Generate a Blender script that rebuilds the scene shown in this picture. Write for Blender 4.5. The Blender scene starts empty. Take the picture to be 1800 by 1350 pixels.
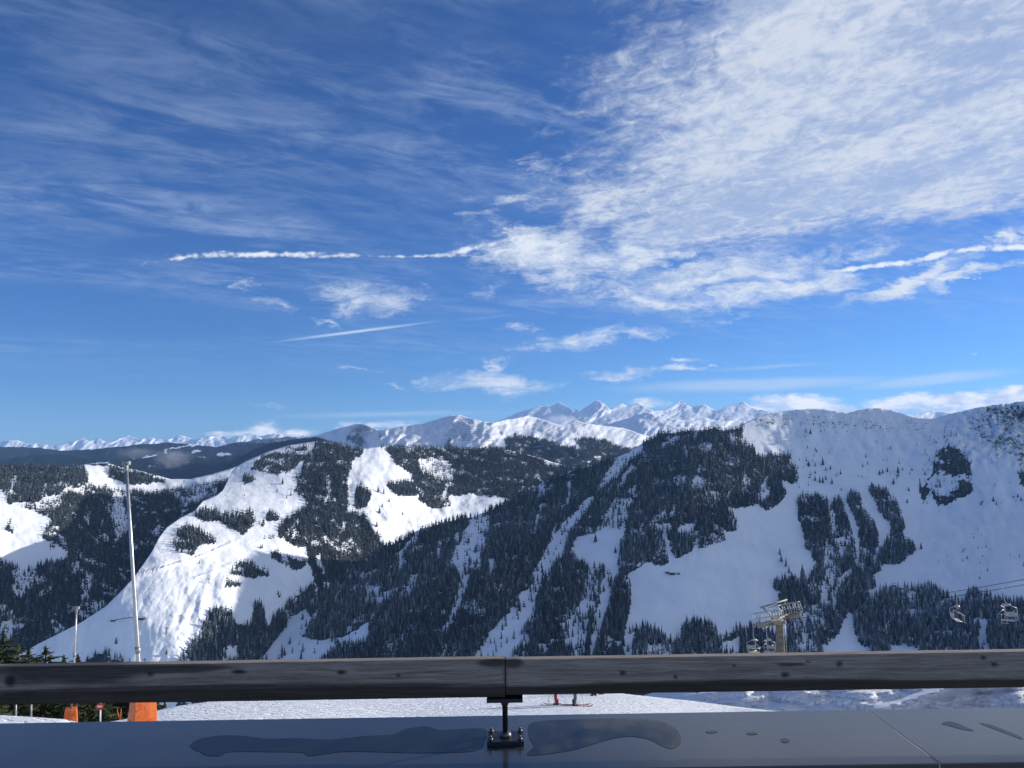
import bpy, bmesh, math, random
import numpy as np
from mathutils import Vector, Matrix

scene = bpy.context.scene
COL = scene.collection
R = math.radians
random.seed(7)
rng = np.random.default_rng(11)

# ------------------------------------------------------------------ camera
F_PX = 1352.0                      # focal length in pixels of an 1800 px wide frame
PITCH, ROLL = R(4.86), R(0.9)
cam_d = bpy.data.cameras.new('camera')
cam = bpy.data.objects.new('camera', cam_d)
COL.objects.link(cam)
cam_d.sensor_width = 36.0
cam_d.lens = 36.0 * F_PX / 1800.0
cam_d.clip_start = 0.05
cam_d.clip_end = 90000
fwd = Vector((0, math.cos(PITCH), math.sin(PITCH)))
r0 = Vector((1, 0, 0))
u0 = Vector((0, -math.sin(PITCH), math.cos(PITCH)))
right = r0 * math.cos(ROLL) - u0 * math.sin(ROLL)
up = r0 * math.sin(ROLL) + u0 * math.cos(ROLL)
cam.matrix_world = Matrix(((right.x, up.x, -fwd.x, 0), (right.y, up.y, -fwd.y, 0), (right.z, up.z, -fwd.z, 0), (0, 0, 0, 1)))
scene.camera = cam

# ------------------------------------------------------------------ sun, exposure, render
SUN_AZ, SUN_EL = R(66), R(13.5)      # azimuth clockwise from +Y
sun_dir = Vector((math.cos(SUN_EL) * math.sin(SUN_AZ), math.cos(SUN_EL) * math.cos(SUN_AZ), math.sin(SUN_EL)))
sd = bpy.data.lights.new('sun', 'SUN')
sd.energy = 4.7
sd.angle = R(0.5)
sd.color = (1.0, 0.94, 0.86)
so = bpy.data.objects.new('sun', sd)
COL.objects.link(so)
so.rotation_euler = sun_dir.to_track_quat('Z', 'Y').to_euler()
scene.view_settings.view_transform = 'Standard'
scene.view_settings.look = 'None'
scene.view_settings.exposure = 0.36
scene.view_settings.gamma = 1.0
scene.view_settings.use_curve_mapping = False
scene.render.engine = 'CYCLES'
scene.cycles.max_bounces = 6
scene.cycles.diffuse_bounces = 3
scene.cycles.glossy_bounces = 3
scene.cycles.transmission_bounces = 4
scene.cycles.volume_bounces = 2
scene.cycles.use_denoising = True


def uv_of(px, py):
    """photo pixel (1800x1350) -> (X/Y, Z/Y) of its viewing ray"""
    px = np.asarray(px, float); py = np.asarray(py, float)
    a = (px - 900) / F_PX; b = (675 - py) / F_PX
    dx = fwd.x + right.x * a + up.x * b
    dy = fwd.y + right.y * a + up.y * b
    dz = fwd.z + right.z * a + up.z * b
    return dx / dy, dz / dy


def at(px, py, Y):
    u, v = uv_of(px, py)
    return Vector((float(u) * Y, Y, float(v) * Y))


# ------------------------------------------------------------------ node helpers
class NT:
    def __init__(s, tree):
        s.t = tree; s.n = tree.nodes; s.l = tree.links

    def node(s, kind, ins=None, **props):
        nd = s.n.new(kind)
        for k, v in props.items():
            setattr(nd, k, v)
        for k, v in (ins or {}).items():
            s.put(nd.inputs[k], v)
        return nd

    def put(s, sock, v):
        if isinstance(v, bpy.types.NodeSocket):
            s.l.new(v, sock)
        else:
            sock.default_value = v

    def m(s, op, a, b=0.0, c=0.0, clamp=False):
        nd = s.n.new('ShaderNodeMath'); nd.operation = op; nd.use_clamp = clamp
        s.put(nd.inputs[0], a); s.put(nd.inputs[1], b); s.put(nd.inputs[2], c)
        return nd.outputs[0]

    def vm(s, op, a, b=(0, 0, 0), out=0):
        nd = s.n.new('ShaderNodeVectorMath'); nd.operation = op
        s.put(nd.inputs[0], a)
        if op == 'SCALE':
            s.put(nd.inputs['Scale'], b)
        elif op != 'LENGTH':
            s.put(nd.inputs[1], b)
        return nd.outputs['Value'] if op in ('LENGTH', 'DOT_PRODUCT') else nd.outputs[0]

    def noise(s, vec, scale=5.0, detail=4.0, rough=0.5, dist=0.0, out=0):
        nd = s.node('ShaderNodeTexNoise', {'Scale': scale, 'Detail': detail, 'Roughness': rough, 'Distortion': dist})
        if vec is not None:
            s.put(nd.inputs['Vector'], vec)
        return nd.outputs[out]

    def mapping(s, vec, loc=(0, 0, 0), rot=(0, 0, 0), scale=(1, 1, 1), kind='POINT'):
        nd = s.node('ShaderNodeMapping', {'Vector': vec, 'Location': loc, 'Rotation': rot, 'Scale': scale}, vector_type=kind)
        return nd.outputs[0]

    def ss(s, x, lo, hi):
        nd = s.node('ShaderNodeMapRange', {'Value': x, 'From Min': lo, 'From Max': hi, 'To Min': 0.0, 'To Max': 1.0},
                    interpolation_type='SMOOTHSTEP', clamp=True)
        return nd.outputs[0]

    def mix(s, fac, a, b, mode='MIX'):
        nd = s.node('ShaderNodeMix', data_type='RGBA', blend_type=mode)
        s.put(nd.inputs[0], fac); s.put(nd.inputs[6], a); s.put(nd.inputs[7], b)
        return nd.outputs[2]

    def ramp(s, x, stops):
        nd = s.node('ShaderNodeValToRGB', {'Fac': x})
        el = nd.color_ramp.elements
        while len(el) > 1:
            el.remove(el[-1])
        el[0].position = stops[0][0]; el[0].color = stops[0][1]
        for p, c in stops[1:]:
            e = el.new(p); e.color = c
        return nd.outputs[0]

    def attr(s, name, out='Fac'):
        return s.node('ShaderNodeAttribute', attribute_name=name).outputs[out]

    def bump(s, h, strength=0.3, dist=1.0, normal=None):
        nd = s.node('ShaderNodeBump', {'Height': h, 'Strength': strength, 'Distance': dist})
        if normal is not None:
            s.put(nd.inputs['Normal'], normal)
        return nd.outputs[0]


def rgb(r, g, b):
    return (r, g, b, 1.0)


# ------------------------------------------------------------------ world: Nishita sky with high clouds by direction
HAZE = 0.50 / 30000
SKY_STRENGTH = 0.07
world = bpy.data.worlds.new('World')
scene.world = world
world.use_nodes = True
W = NT(world.node_tree)
W.n.clear()
sky = W.node('ShaderNodeTexSky', sky_type='NISHITA')
sky.sun_disc = False
sky.sun_elevation = SUN_EL
sky.sun_rotation = SUN_AZ
sky.altitude = 1800
sky.air_density = 1.0
sky.dust_density = 0.25
sky.ozone_density = 3.0
gen = W.node('ShaderNodeTexCoord').outputs['Generated']
sep = W.node('ShaderNodeSeparateXYZ', {'Vector': gen})
dx_, dy_, dz_ = sep.outputs
yc = W.m('MAXIMUM', dy_, 0.15)
U = W.m('DIVIDE', dx_, yc); V = W.m('DIVIDE', dz_, yc)
P = W.node('ShaderNodeCombineXYZ', {'X': U, 'Y': V, 'Z': 0.0}).outputs[0]
zc = W.m('ADD', W.m('MAXIMUM', dz_, 0.0), 0.10)
CP = W.node('ShaderNodeCombineXYZ', {'X': W.m('DIVIDE', dx_, zc), 'Y': W.m('DIVIDE', dy_, zc), 'Z': 0.0}).outputs[0]
# warp the feature coordinates so that no outline stays an ellipse
wn = W.noise(W.mapping(P, scale=(6, 15, 1)), 1.0, 5.0, 0.7, 0, 1)
wv = W.vm('MULTIPLY', W.vm('SUBTRACT', wn, (0.5, 0.5, 0.5)), (0.26, 0.062, 0))
PW = W.vm('ADD', P, wv)
wl = W.vm('MULTIPLY', W.vm('SUBTRACT', wn, (0.5, 0.5, 0.5)), (0.03, 0.010, 0))
PL = W.vm('ADD', P, wl)


def feature(coord, cx, cy, rx, ry, ang, s):
    u, v = uv_of(cx, cy)
    mp = W.mapping(coord, (float(u), float(v), 0), (0, 0, R(ang)), (rx / F_PX, ry / F_PX, 1), 'TEXTURE')
    return W.m('MULTIPLY', W.m('SUBTRACT', 1.0, W.vm('LENGTH', mp)), s)


def vmax(lst):
    acc = lst[0]
    for x in lst[1:]:
        acc = W.m('MAXIMUM', acc, x)
    return acc


fib = W.noise(W.mapping(PW, rot=(0, 0, R(7)), scale=(1 / 6, 1 / 30, 1), kind='TEXTURE'), 1.0, 7.0, 0.68, 0.6)
puff = W.noise(W.mapping(P, scale=(26, 52, 1)), 1.0, 6.0, 0.68, 0.6)
tex = W.m('ADD', W.m('MULTIPLY', fib, 0.62), W.m('MULTIPLY', puff, 0.38))
feats = [
    (955, 448, 170, 66, -14, 1.0), (890, 425, 130, 22, 6, .9), (985, 492, 85, 28, 0, .75),
    (1110, 455, 130, 78, 10, 1.0), (1180, 440, 120, 40, 8, .9), (1250, 480, 270, 56, 8, 1.0), (1150, 527, 170, 32, -4, 1.0), (1380, 502, 210, 38, 10, 1.0),
    (1500, 440, 130, 24, 14, .6), (1290, 555, 60, 8, 6, .6),
    (650, 520, 120, 44, -6, .9), (490, 528, 75, 24, -14, .65), (604, 567, 45, 10, -8, .65),
    (1010, 596, 135, 28, 6, 1.0), (1120, 583, 115, 13, 2, .8), (870, 676, 165, 34, -3, 1.1), (880, 638, 48, 18, 0, .9),
    (1070, 658, 75, 16, -2, .8), (1165, 648, 90, 9, 2, .8), (1170, 632, 80, 9, 2, .8), (1258, 642, 30, 5, 0, .8),
    (1590, 500, 190, 22, 17, 1.1), (1720, 482, 110, 16, 14, 1.1), (1790, 412, 60, 22, 20, .8),
    (930, 293, 90, 28, 4, .6), (900, 352, 140, 18, 2, .6), (985, 375, 80, 18, -16, .5), (850, 380, 90, 12, 2, .4),
    (600, 652, 50, 6, -10, .7), (680, 687, 55, 5, -3, .5), (905, 578, 50, 12, 0, .4), (480, 714, 60, 7, -8, .4),
    (430, 493, 60, 10, -3, .45), (1700, 620, 26, 6, 0, .5), (850, 500, 70, 18, 10, .4),
]
cf = vmax([feature(PW, *f) for f in feats])
lin = [
    (455, 447, 180, 8.5, 0, .85), (330, 452, 120, 6.5, 8, .65), (590, 449, 100, 5.5, 0, .6), (740, 450, 130, 4.5, -1, .6), (820, 440, 80, 9, 12, .8),
    (1500, 471, 75, 7.5, 8, 1.1), (1570, 463, 80, 7.5, 4, 1.1), (1640, 452, 80, 8, 13, 1.1), (1705, 440, 70, 8, 9, 1.1), (1780, 435, 80, 8, 1, 1.1), (1870, 437, 80, 8, -3, 1.1),
]
cl = vmax([feature(PL, *f) for f in lin])
thin = vmax([feature(P, 625, 583, 195, 4.5, 6.4, .8), feature(P, 850, 559, 110, 6, 5.5, .25)])
fine_p = W.noise(W.mapping(P, scale=(60, 75, 1)), 1.0, 4.0, 0.6, 0.2)
a_f = W.ss(W.m('ADD', cf, W.m('MULTIPLY', W.m('SUBTRACT', tex, 0.52), 2.7)), 0.02, 1.0)
a_f = W.m('MULTIPLY', a_f, W.ss(cf, 0.0, 0.18))
a_l = W.ss(W.m('ADD', cl, W.m('MULTIPLY', W.m('SUBTRACT', fine_p, 0.5), 2.2)), 0.12, 0.95)
a_l = W.m('MULTIPLY', a_l, W.ss(cl, 0.0, 0.2))
a_t = W.ss(thin, 0.05, 0.9)


def halfplane(coord, p, q, soft):
    """signed distance to the line p->q (positive on its left), scaled by soft px"""
    (u1, v1), (u2, v2) = [tuple(float(k) for k in uv_of(*z)) for z in (p, q)]
    nx, ny = -(v2 - v1), (u2 - u1)
    ln = math.hypot(nx, ny)
    nx, ny = nx / ln, ny / ln
    d = W.m('SUBTRACT', W.vm('DOT_PRODUCT', coord, (nx, ny, 0)), nx * u1 + ny * v1)
    return W.m('DIVIDE', d, soft / F_PX)


wb = W.noise(W.mapping(P, scale=(2.6, 5.5, 1)), 1.0, 4.0, 0.6, 0, 1)
PB = W.vm('ADD', W.vm('ADD', P, W.vm('SCALE', wv, 0.55)), W.vm('MULTIPLY', W.vm('SUBTRACT', wb, (0.5, 0.5, 0.5)), (0.34, 0.09, 0)))
bk = W.m('MINIMUM', halfplane(PB, (1075, 0), (905, 420), 250), halfplane(PB, (1010, 462), (1800, 362), 44))
bk = W.m('MINIMUM', bk, halfplane(PB, (970, 355), (1180, 535), 85))
bk = W.m('MINIMUM', bk, 2.0)
bank_n = W.noise(W.mapping(CP, rot=(0, 0, R(150)), scale=(1 / 9.5, 1 / 15, 1), kind='TEXTURE'), 1.0, 7.0, 0.70, 0.5)
bank_i = W.noise(W.mapping(CP, rot=(0, 0, R(80)), scale=(1 / 17, 1 / 21, 1), kind='TEXTURE'), 1.0, 5.0, 0.66, 0.9)
bank_b = W.noise(W.mapping(CP, rot=(0, 0, R(140)), scale=(1 / 1.6, 1 / 2.8, 1), kind='TEXTURE'), 1.0, 4.0, 0.58, 0.6)
bank_n = W.m('ADD', W.m('MULTIPLY', bank_n, 0.55), W.m('MULTIPLY', bank_i, 0.45))
bt = W.m('ADD', W.m('MULTIPLY', bank_n, 0.56), W.m('MULTIPLY', bank_b, 0.60))
a_b = W.ss(W.m('ADD', bk, W.m('MULTIPLY', W.m('SUBTRACT', bt, 0.55), 3.0)), -0.08, 0.98)
a_b = W.m('MULTIPLY', a_b, W.m('ADD', 0.72, W.m('MULTIPLY', 0.28, W.ss(bt, 0.46, 0.68))))
a_b = W.m('MULTIPLY', a_b, 0.92)
# bright cumulus rolls and puffs low over the horizon
hz = vmax([feature(PL, *f) for f in [
    (1395, 710, 110, 24, -3, 1.25), (1335, 712, 50, 16, 10, 1.0), (1480, 722, 90, 20, -10, 1.2), (1600, 707, 100, 20, 4, 1.25), (1560, 718, 70, 18, 0, 1.1), (1690, 705, 110, 22, 0, 1.25), (1790, 698, 130, 24, 3, 1.3), (1650, 724, 70, 20, 0, 1.2), (1880, 692, 120, 28, 0, 1.1),
    (470, 757, 46, 22, 0, 1.0), (425, 763, 50, 11, 0, .8), (522, 761, 50, 11, 0, .8), (612, 747, 32, 12, 0, .9), (690, 746, 65, 10, 0, .8), (1145, 709, 45, 12, -4, 1.0), (380, 762, 40, 7, 0, .6)]])
hzn = W.noise(W.mapping(P, scale=(22, 62, 1)), 1.0, 6.0, 0.62, 0.3)
a_h = W.ss(W.m('ADD', hz, W.m('MULTIPLY', W.m('SUBTRACT', hzn, 0.5), 1.5)), 0.05, 0.85)
a_h = W.m('MULTIPLY', a_h, W.ss(hz, 0.0, 0.22))
# soft veil of thin cirrus over all of the sky
veil_n = W.noise(W.mapping(CP, rot=(0, 0, R(32)), scale=(1 / 1.5, 1 / 4.6, 1), kind='TEXTURE'), 1.0, 7.0, 0.66, 0.9)
veil_i = W.noise(W.mapping(CP, rot=(0, 0, R(20)), scale=(1 / 6, 1 / 11, 1), kind='TEXTURE'), 1.0, 6.0, 0.68, 0.8)
veil_b = W.noise(W.mapping(CP, loc=(.35, 0, 0), rot=(0, 0, R(30)), scale=(1 / .6, 1 / 1.4, 1), kind='TEXTURE'), 1.0, 3.0, 0.5, 0.3)
vb = vmax([W.ss(veil_b, 0.34, 0.66), W.ss(feature(PB, 900, 170, 330, 150, -12, 1.0), 0.0, 0.6), W.ss(feature(PB, 330, 370, 420, 70, -16, 1.0), 0.0, 0.7), W.m('MULTIPLY', W.ss(feature(PB, 600, 480, 260, 90, 0, 1.0), 0.0, 0.8), .7)])
a_v = W.m('MULTIPLY', W.ss(W.m('ADD', W.m('MULTIPLY', veil_n, .6), W.m('MULTIPLY', veil_i, .4)), 0.40, 0.68), vb)
a_v = W.m('MULTIPLY', W.m('MULTIPLY', a_v, 0.46), W.ss(dz_, 0.05, 0.20))
# pale stratus streaks just above the horizon
low = vmax([feature(PL, 1330, 676, 330, 17, 1, 1.0), feature(PL, 1640, 668, 200, 14, 5, 1.0), feature(PL, 1350, 645, 180, 6, 2, .5),
            feature(PL, 680, 728, 300, 8, 0, .6)])
a_s = W.m('MULTIPLY', W.ss(low, 0.05, 0.75), W.m('ADD', 0.25, W.m('MULTIPLY', fib, 0.75)))
k = 0.84 / SKY_STRENGTH
c_white = W.mix(W.ss(tex, 0.38, 0.62), rgb(.50 * k, .60 * k, .76 * k), rgb(.74 * k, .79 * k, .87 * k))
c_bank = W.mix(W.ss(W.m('ADD', W.m('MULTIPLY', bank_n, .65), W.m('MULTIPLY', bank_b, .35)), 0.42, 0.60), rgb(.46 * k, .55 * k, .72 * k), rgb(.66 * k, .71 * k, .80 * k))
base = W.mix(1.0, sky.outputs[0], rgb(0.58, 0.94, 1.50), 'MULTIPLY')
c = W.mix(a_v, base, rgb(.42 * k, .53 * k, .74 * k))
c = W.mix(W.m('MULTIPLY', a_s, 0.75), c, rgb(.62 * k, .72 * k, .82 * k))
c = W.mix(a_b, c, c_bank)
c = W.mix(a_f, c, c_white)
c = W.mix(a_t, c, rgb(.55 * k, .68 * k, .86 * k))
c = W.mix(a_l, c, rgb(.78 * k, .83 * k, .90 * k))
c = W.mix(a_h, c, W.mix(W.ss(hzn, .38, .62), rgb(.56 * k, .64 * k, .78 * k), rgb(.98 * k, .97 * k, .96 * k)))
bg = W.node('ShaderNodeBackground', {'Color': c, 'Strength': SKY_STRENGTH})
wo = W.node('ShaderNodeOutputWorld', {'Surface': bg.outputs[0]})

# ------------------------------------------------------------------ numpy noise
_perm = np.random.default_rng(5).permutation(512)
_ang = np.random.default_rng(6).uniform(0, 2 * np.pi, 512)
_gx, _gy = np.cos(_ang), np.sin(_ang)


def perlin(x, y, seed=0):
    x = np.asarray(x, float) + seed * 37.7; y = np.asarray(y, float) + seed * 91.3
    xi = np.floor(x).astype(int); yi = np.floor(y).astype(int)
    xf = x - xi; yf = y - yi

    def g(ix, iy, fx, fy):
        h = _perm[(_perm[ix & 511] + iy) & 511]
        return _gx[h] * fx + _gy[h] * fy
    sx = xf * xf * xf * (xf * (xf * 6 - 15) + 10); sy = yf * yf * yf * (yf * (yf * 6 - 15) + 10)
    a = g(xi, yi, xf, yf); b = g(xi + 1, yi, xf - 1, yf)
    c_ = g(xi, yi + 1, xf, yf - 1); d = g(xi + 1, yi + 1, xf - 1, yf - 1)
    return (a + sx * (b - a)) * (1 - sy) + (c_ + sx * (d - c_)) * sy


def fbm(x, y, oct=5, seed=0, gain=0.5, ridged=False):
    s = 0; amp = 1.0; tot = 0
    for o in range(oct):
        n = perlin(x * 2 ** o, y * 2 ** o, seed + o * 3)
        if ridged:
            n = 0.5 - np.abs(n) * 1.6
        s = s + n * amp; tot += amp; amp *= gain
    return s / tot


def sstep(x, lo, hi):
    t = np.clip((x - lo) / (hi - lo), 0, 1)
    return t * t * (3 - 2 * t)


def softpoly(px, py, poly, r=12):
    acc = 0.0
    for k_ in range(9):
        rr = 0 if k_ == 0 else r * (.5 if k_ % 2 else 1.0)
        acc = acc + inpoly(px + rr * math.cos(k_ * .785 * 1.0), py + rr * math.sin(k_ * .785), poly)
    return acc / 9.0


def inpoly(px, py, poly):
    px = np.asarray(px); py = np.asarray(py)
    r = np.zeros(px.shape, bool)
    n = len(poly)
    for i in range(n):
        x1, y1 = poly[i]; x2, y2 = poly[(i + 1) % n]
        if y1 == y2:
            continue
        cnd = ((y1 > py) != (y2 > py)) & (px < (x2 - x1) * (py - y1) / (y2 - y1) + x1)
        r ^= cnd
    return r


def polydist(px, py, line):
    d = np.full(px.shape, 1e9)
    for (x1, y1), (x2, y2) in zip(line[:-1], line[1:]):
        L2 = (x2 - x1) ** 2 + (y2 - y1) ** 2
        t = np.clip(((px - x1) * (x2 - x1) + (py - y1) * (y2 - y1)) / L2, 0, 1)
        d = np.minimum(d, np.hypot(px - x1 - t * (x2 - x1), py - y1 - t * (y2 - y1)))
    return d


# ------------------------------------------------------------------ object helpers
def link(o, parent=None):
    COL.objects.link(o)
    if parent is not None:
        o.parent = parent
    return o


def tag(o, label=None, cat=None, group=None, kind=None):
    if label: o['label'] = label
    if cat: o['category'] = cat
    if group: o['group'] = group
    if kind: o['kind'] = kind
    return o


def mesh_np(name, verts, faces, mat, smooth=False, attrs=None):
    """verts (n,3), faces (m,3) or (m,4) numpy"""
    me = bpy.data.meshes.new(name)
    nv, (nf, k_) = len(verts), faces.shape
    me.vertices.add(nv); me.vertices.foreach_set('co', np.ascontiguousarray(verts, np.float32).ravel())
    me.loops.add(nf * k_); me.loops.foreach_set('vertex_index', np.ascontiguousarray(faces, np.int32).ravel())
    me.polygons.add(nf)
    me.polygons.foreach_set('loop_start', np.arange(0, nf * k_, k_, dtype=np.int32))
    me.update(calc_edges=True)
    me.polygons.foreach_set('use_smooth', np.full(nf, smooth))
    for an, av in (attrs or {}).items():
        a_ = me.attributes.new(an, 'FLOAT', 'POINT')
        a_.data.foreach_set('value', np.ascontiguousarray(av, np.float32).ravel())
    me.materials.append(mat)
    me.validate()
    return me


def new_mat(name, rough=0.6, spec=0.3):
    mt = bpy.data.materials.new(name)
    mt.use_nodes = True
    t = NT(mt.node_tree)
    b = t.n['Principled BSDF']
    b.inputs['Roughness'].default_value = rough
    b.inputs['Specular IOR Level'].default_value = spec
    return mt, t, b


# ------------------------------------------------------------------ terrain materials
def snow_mat(name, scale, bump_d, rockc=(.10, .105, .11), forestc=(.022, .034, .038), bump=0.5):
    mt, t, b = new_mat(name, 0.65, 0.2)
    pos = t.node('ShaderNodeNewGeometry').outputs['Position']
    n1 = t.noise(pos, scale, 6, 0.6)
    n2 = t.noise(pos, scale * 7, 5, 0.65)
    sn = t.mix(t.ss(n1, 0.3, 0.7), rgb(.84, .86, .89), rgb(.92, .93, .94))
    rock = t.mix(t.ss(n2, 0.3, 0.7), rgb(*[c * .6 for c in rockc]), rgb(*[c * 1.5 for c in rockc]))
    ra = t.ss(t.m('ADD', t.attr('rock'), t.m('MULTIPLY', t.m('SUBTRACT', n2, 0.5), 1.6)), 0.45, 0.62)
    fo = t.mix(t.ss(n2, 0.35, 0.7), rgb(*[c * .8 for c in forestc]), rgb(*[c * 1.6 for c in forestc]))
    fa = t.ss(t.m('ADD', t.attr('wood'), t.m('MULTIPLY', t.m('SUBTRACT', n2, 0.5), 1.1)), 0.42, 0.58)
    cc = t.mix(ra, sn, rock)
    cc = t.mix(fa, cc, fo)
    t.put(b.inputs['Base Color'], cc)
    h = t.m('ADD', t.m('MULTIPLY', n1, 1.0), t.m('MULTIPLY', n2, 0.25))
    t.put(b.inputs['Normal'], t.bump(h, bump, bump_d))
    return mt


M_SNOW = snow_mat('hill_snow', 0.02, 10.0)
M_SNOW_SMOOTH = snow_mat('shade_snow', 0.012, 6.0, bump=0.35)
M_FARSNOW = snow_mat('range_snow', 0.004, 70.0, rockc=(.13, .14, .16), forestc=(.016, .026, .034), bump=0.6)

# ------------------------------------------------------------------ terrain sheets
def rbf_fit(ctrl):
    c_ = np.array(ctrl, float)
    u, v = uv_of(c_[:, 0], c_[:, 1])
    w = 1.0 / c_[:, 2]
    X = np.stack([u, v], 1)
    d = np.hypot(X[:, None, 0] - X[None, :, 0], X[:, None, 1] - X[None, :, 1])
    K = d ** 2 * np.log(d + 1e-9)
    n = len(c_)
    A = np.zeros((n + 3, n + 3)); A[:n, :n] = K + np.eye(n) * 2e-4
    Pm = np.c_[np.ones(n), X]; A[:n, n:] = Pm; A[n:, :n] = Pm.T
    sc = w.mean()
    sol = np.linalg.solve(A, np.r_[w / sc, 0, 0, 0])

    def ev(uu, vv):
        out = sol[n] + sol[n + 1] * uu + sol[n + 2] * vv
        for i in range(n):
            dd = np.hypot(uu - X[i, 0], vv - X[i, 1])
            out = out + sol[i] * dd ** 2 * np.log(dd + 1e-9)
        return out * sc
    return ev


LAYERS = {}


def sheet(name, mat, cols, top, bot, nrows, ctrl, relief=None, attrs=None, label=None, back=(0.04, 0.12, 0.3), back_slope=0.55, jag=0.0, jag_s=0.05, wmin=None, wmax=None, power=1.0):
    """A hillside: for each column of the view a strip from its foot to its crest at real distances, then down the far side."""
    px = np.asarray(cols, float)
    tp = np.interp(px, [p[0] for p in top], [p[1] for p in top])
    if jag:
        tp = tp + jag * fbm(px * jag_s, px * 0 + 3.3, 5, seed=len(name), gain=0.6)
    bp = np.interp(px, [p[0] for p in bot], [p[1] for p in bot])
    t = np.linspace(0, 1, nrows) ** power
    PY = bp[None, :] + (tp - bp)[None, :] * t[:, None]
    PX = np.repeat(px[None, :], nrows, 0)
    u, v = uv_of(PX, PY)
    w = rbf_fit(ctrl)(u, v)
    ys = [c_[2] for c_ in ctrl]
    Y = np.clip(1.0 / np.maximum(w, 1e-6), min(ys) * 0.55 if wmin is None else wmin, max(ys) * 1.15 if wmax is None else wmax)
    if relief is not None:
        Y = Y * (1 + relief(u * Y, Y, v * Y, PX, PY))
    Pt = np.stack([u * Y, Y, v * Y], -1)
    rows = [Pt]
    crest = Pt[-1]
    acc = 0
    for bk_ in back:
        d = bk_ * crest[:, 1]
        hyp = np.sqrt(u[-1] ** 2 + 1)
        nb = np.stack([crest[:, 0] + u[-1] * d, crest[:, 1] + d, crest[:, 2] - d * hyp * back_slope], -1)
        rows.append(nb[None])
    allp = np.concatenate(rows, 0)
    nr, nc = allp.shape[:2]
    idx = np.arange(nr * nc).reshape(nr, nc)
    f = np.stack([idx[:-1, :-1], idx[:-1, 1:], idx[1:, 1:], idx[1:, :-1]], -1).reshape(-1, 4)
    at_ = {}
    nb_ = len(back)
    for an in ('rock', 'wood'):
        fn = (attrs or {}).get(an)
        av = fn(Pt[..., 0], Pt[..., 1], Pt[..., 2], PX, PY) if fn else np.zeros(PX.shape)
        at_[an] = np.concatenate([av] + [av[-1:]] * nb_, 0)
    me = mesh_np(name, allp.reshape(-1, 3), f, mat, True, at_)
    o = link(bpy.data.objects.new(name, me))
    tag(o, label, None, None, 'structure')
    LAYERS[name] = dict(P=Pt, PX=PX, PY=PY, o=o)
    return o


def cols(a, b, step):
    return np.arange(a, b + step, step)


# --- far white range on the left horizon
SK_FARL = [(-200, 780), (0, 777), (30, 773), (45, 779), (62, 780), (100, 783), (128, 776), (146, 768), (158, 776), (172, 770), (190, 779), (226, 766), (246, 772),
           (268, 770), (290, 774), (318, 764), (335, 772), (362, 769), (384, 763), (402, 772), (440, 760), (455, 768), (480, 762), (520, 768), (560, 764),
           (610, 758), (660, 762), (720, 765), (800, 770), (900, 775)]
sheet('far_mountains', M_FARSNOW, cols(-300, 900, 2.5), SK_FARL, [(-300, 830), (900, 830)], 50,
      [(-200, 780, 25000), (300, 768, 25000), (850, 768, 25000), (-200, 830, 17000), (300, 830, 17000), (850, 830, 17000), (300, 800, 21500)],
      relief=lambda x, y, z, px, py: 0.07 * fbm(px * .030 + py * .02, py * .03, 6, 2, .58, True), jag=7, jag_s=.07,
      attrs={'rock': lambda x, y, z, px, py: .0 + .5 * sstep(fbm(px * .02, py * .06, 4, 9), 0.05, .35)},
      label='chain of small white peaks along the far left horizon')
# --- high far peaks in the middle and right
SK_PEAK = [(700, 775), (820, 758), (870, 742), (890, 735), (908, 726), (930, 720), (948, 714), (972, 713), (984, 707), (998, 715), (1006, 722), (1012, 716), (1018, 724), (1028, 717),
           (1040, 709), (1049, 703), (1062, 710), (1074, 721), (1084, 713), (1094, 709), (1104, 714), (1122, 708), (1134, 716), (1150, 723), (1172, 719), (1184, 712), (1196, 703),
           (1206, 711), (1216, 716), (1228, 712), (1240, 711), (1250, 718), (1262, 722), (1278, 714), (1292, 711), (1308, 706), (1325, 718), (1350, 722), (1420, 730), (1500, 736),
           (1580, 733), (1610, 728), (1640, 722), (1665, 725), (1700, 732), (1740, 734), (1820, 730), (2000, 730)]
sheet('far_peaks', M_FARSNOW, cols(700, 2000, 2.0), SK_PEAK, [(700, 800), (2000, 800)], 70,
      [(700, 775, 20000), (1050, 703, 21000), (1300, 708, 21000), (1900, 712, 21000), (700, 800, 14500), (1050, 800, 14500), (1300, 800, 14500), (1900, 800, 14500), (1100, 750, 17500)],
      relief=lambda x, y, z, px, py: 0.075 * fbm(px * .0135 + py * .010, py * .014, 6, 4, .52, True), jag=1.8, jag_s=.13,
      attrs={'rock': lambda x, y, z, px, py: .0 + .42 * sstep(fbm(px * .03, py * .06, 4, 8), 0.1, .4)},
      label='high white snow peaks on the far horizon right of centre')
# --- hazy mid ridge in front of the high peaks
SK_MIDR = [(880, 790), (960, 770), (1040, 752), (1080, 742), (1110, 732), (1138, 724), (1160, 731), (1185, 736), (1215, 740), (1240, 734), (1262, 741), (1290, 738), (1330, 745), (1420, 750), (1600, 740), (1800, 735)]
sheet('hazy_ridge', M_FARSNOW, cols(880, 1800, 3), SK_MIDR, [(880, 810), (1800, 810)], 40,
      [(880, 790, 12500), (1140, 724, 13000), (1300, 740, 13000), (1800, 735, 13000), (880, 810, 9500), (1140, 810, 9500), (1800, 810, 9500)],
      relief=lambda x, y, z, px, py: 0.05 * fbm(px * .035 + py * .02, py * .03, 6, 14, .6, True), jag=3, jag_s=.08,
      attrs={'rock': lambda x, y, z, px, py: 0 * px + .1}, label='pale hazy snow ridge in front of the high far peaks')
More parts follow.
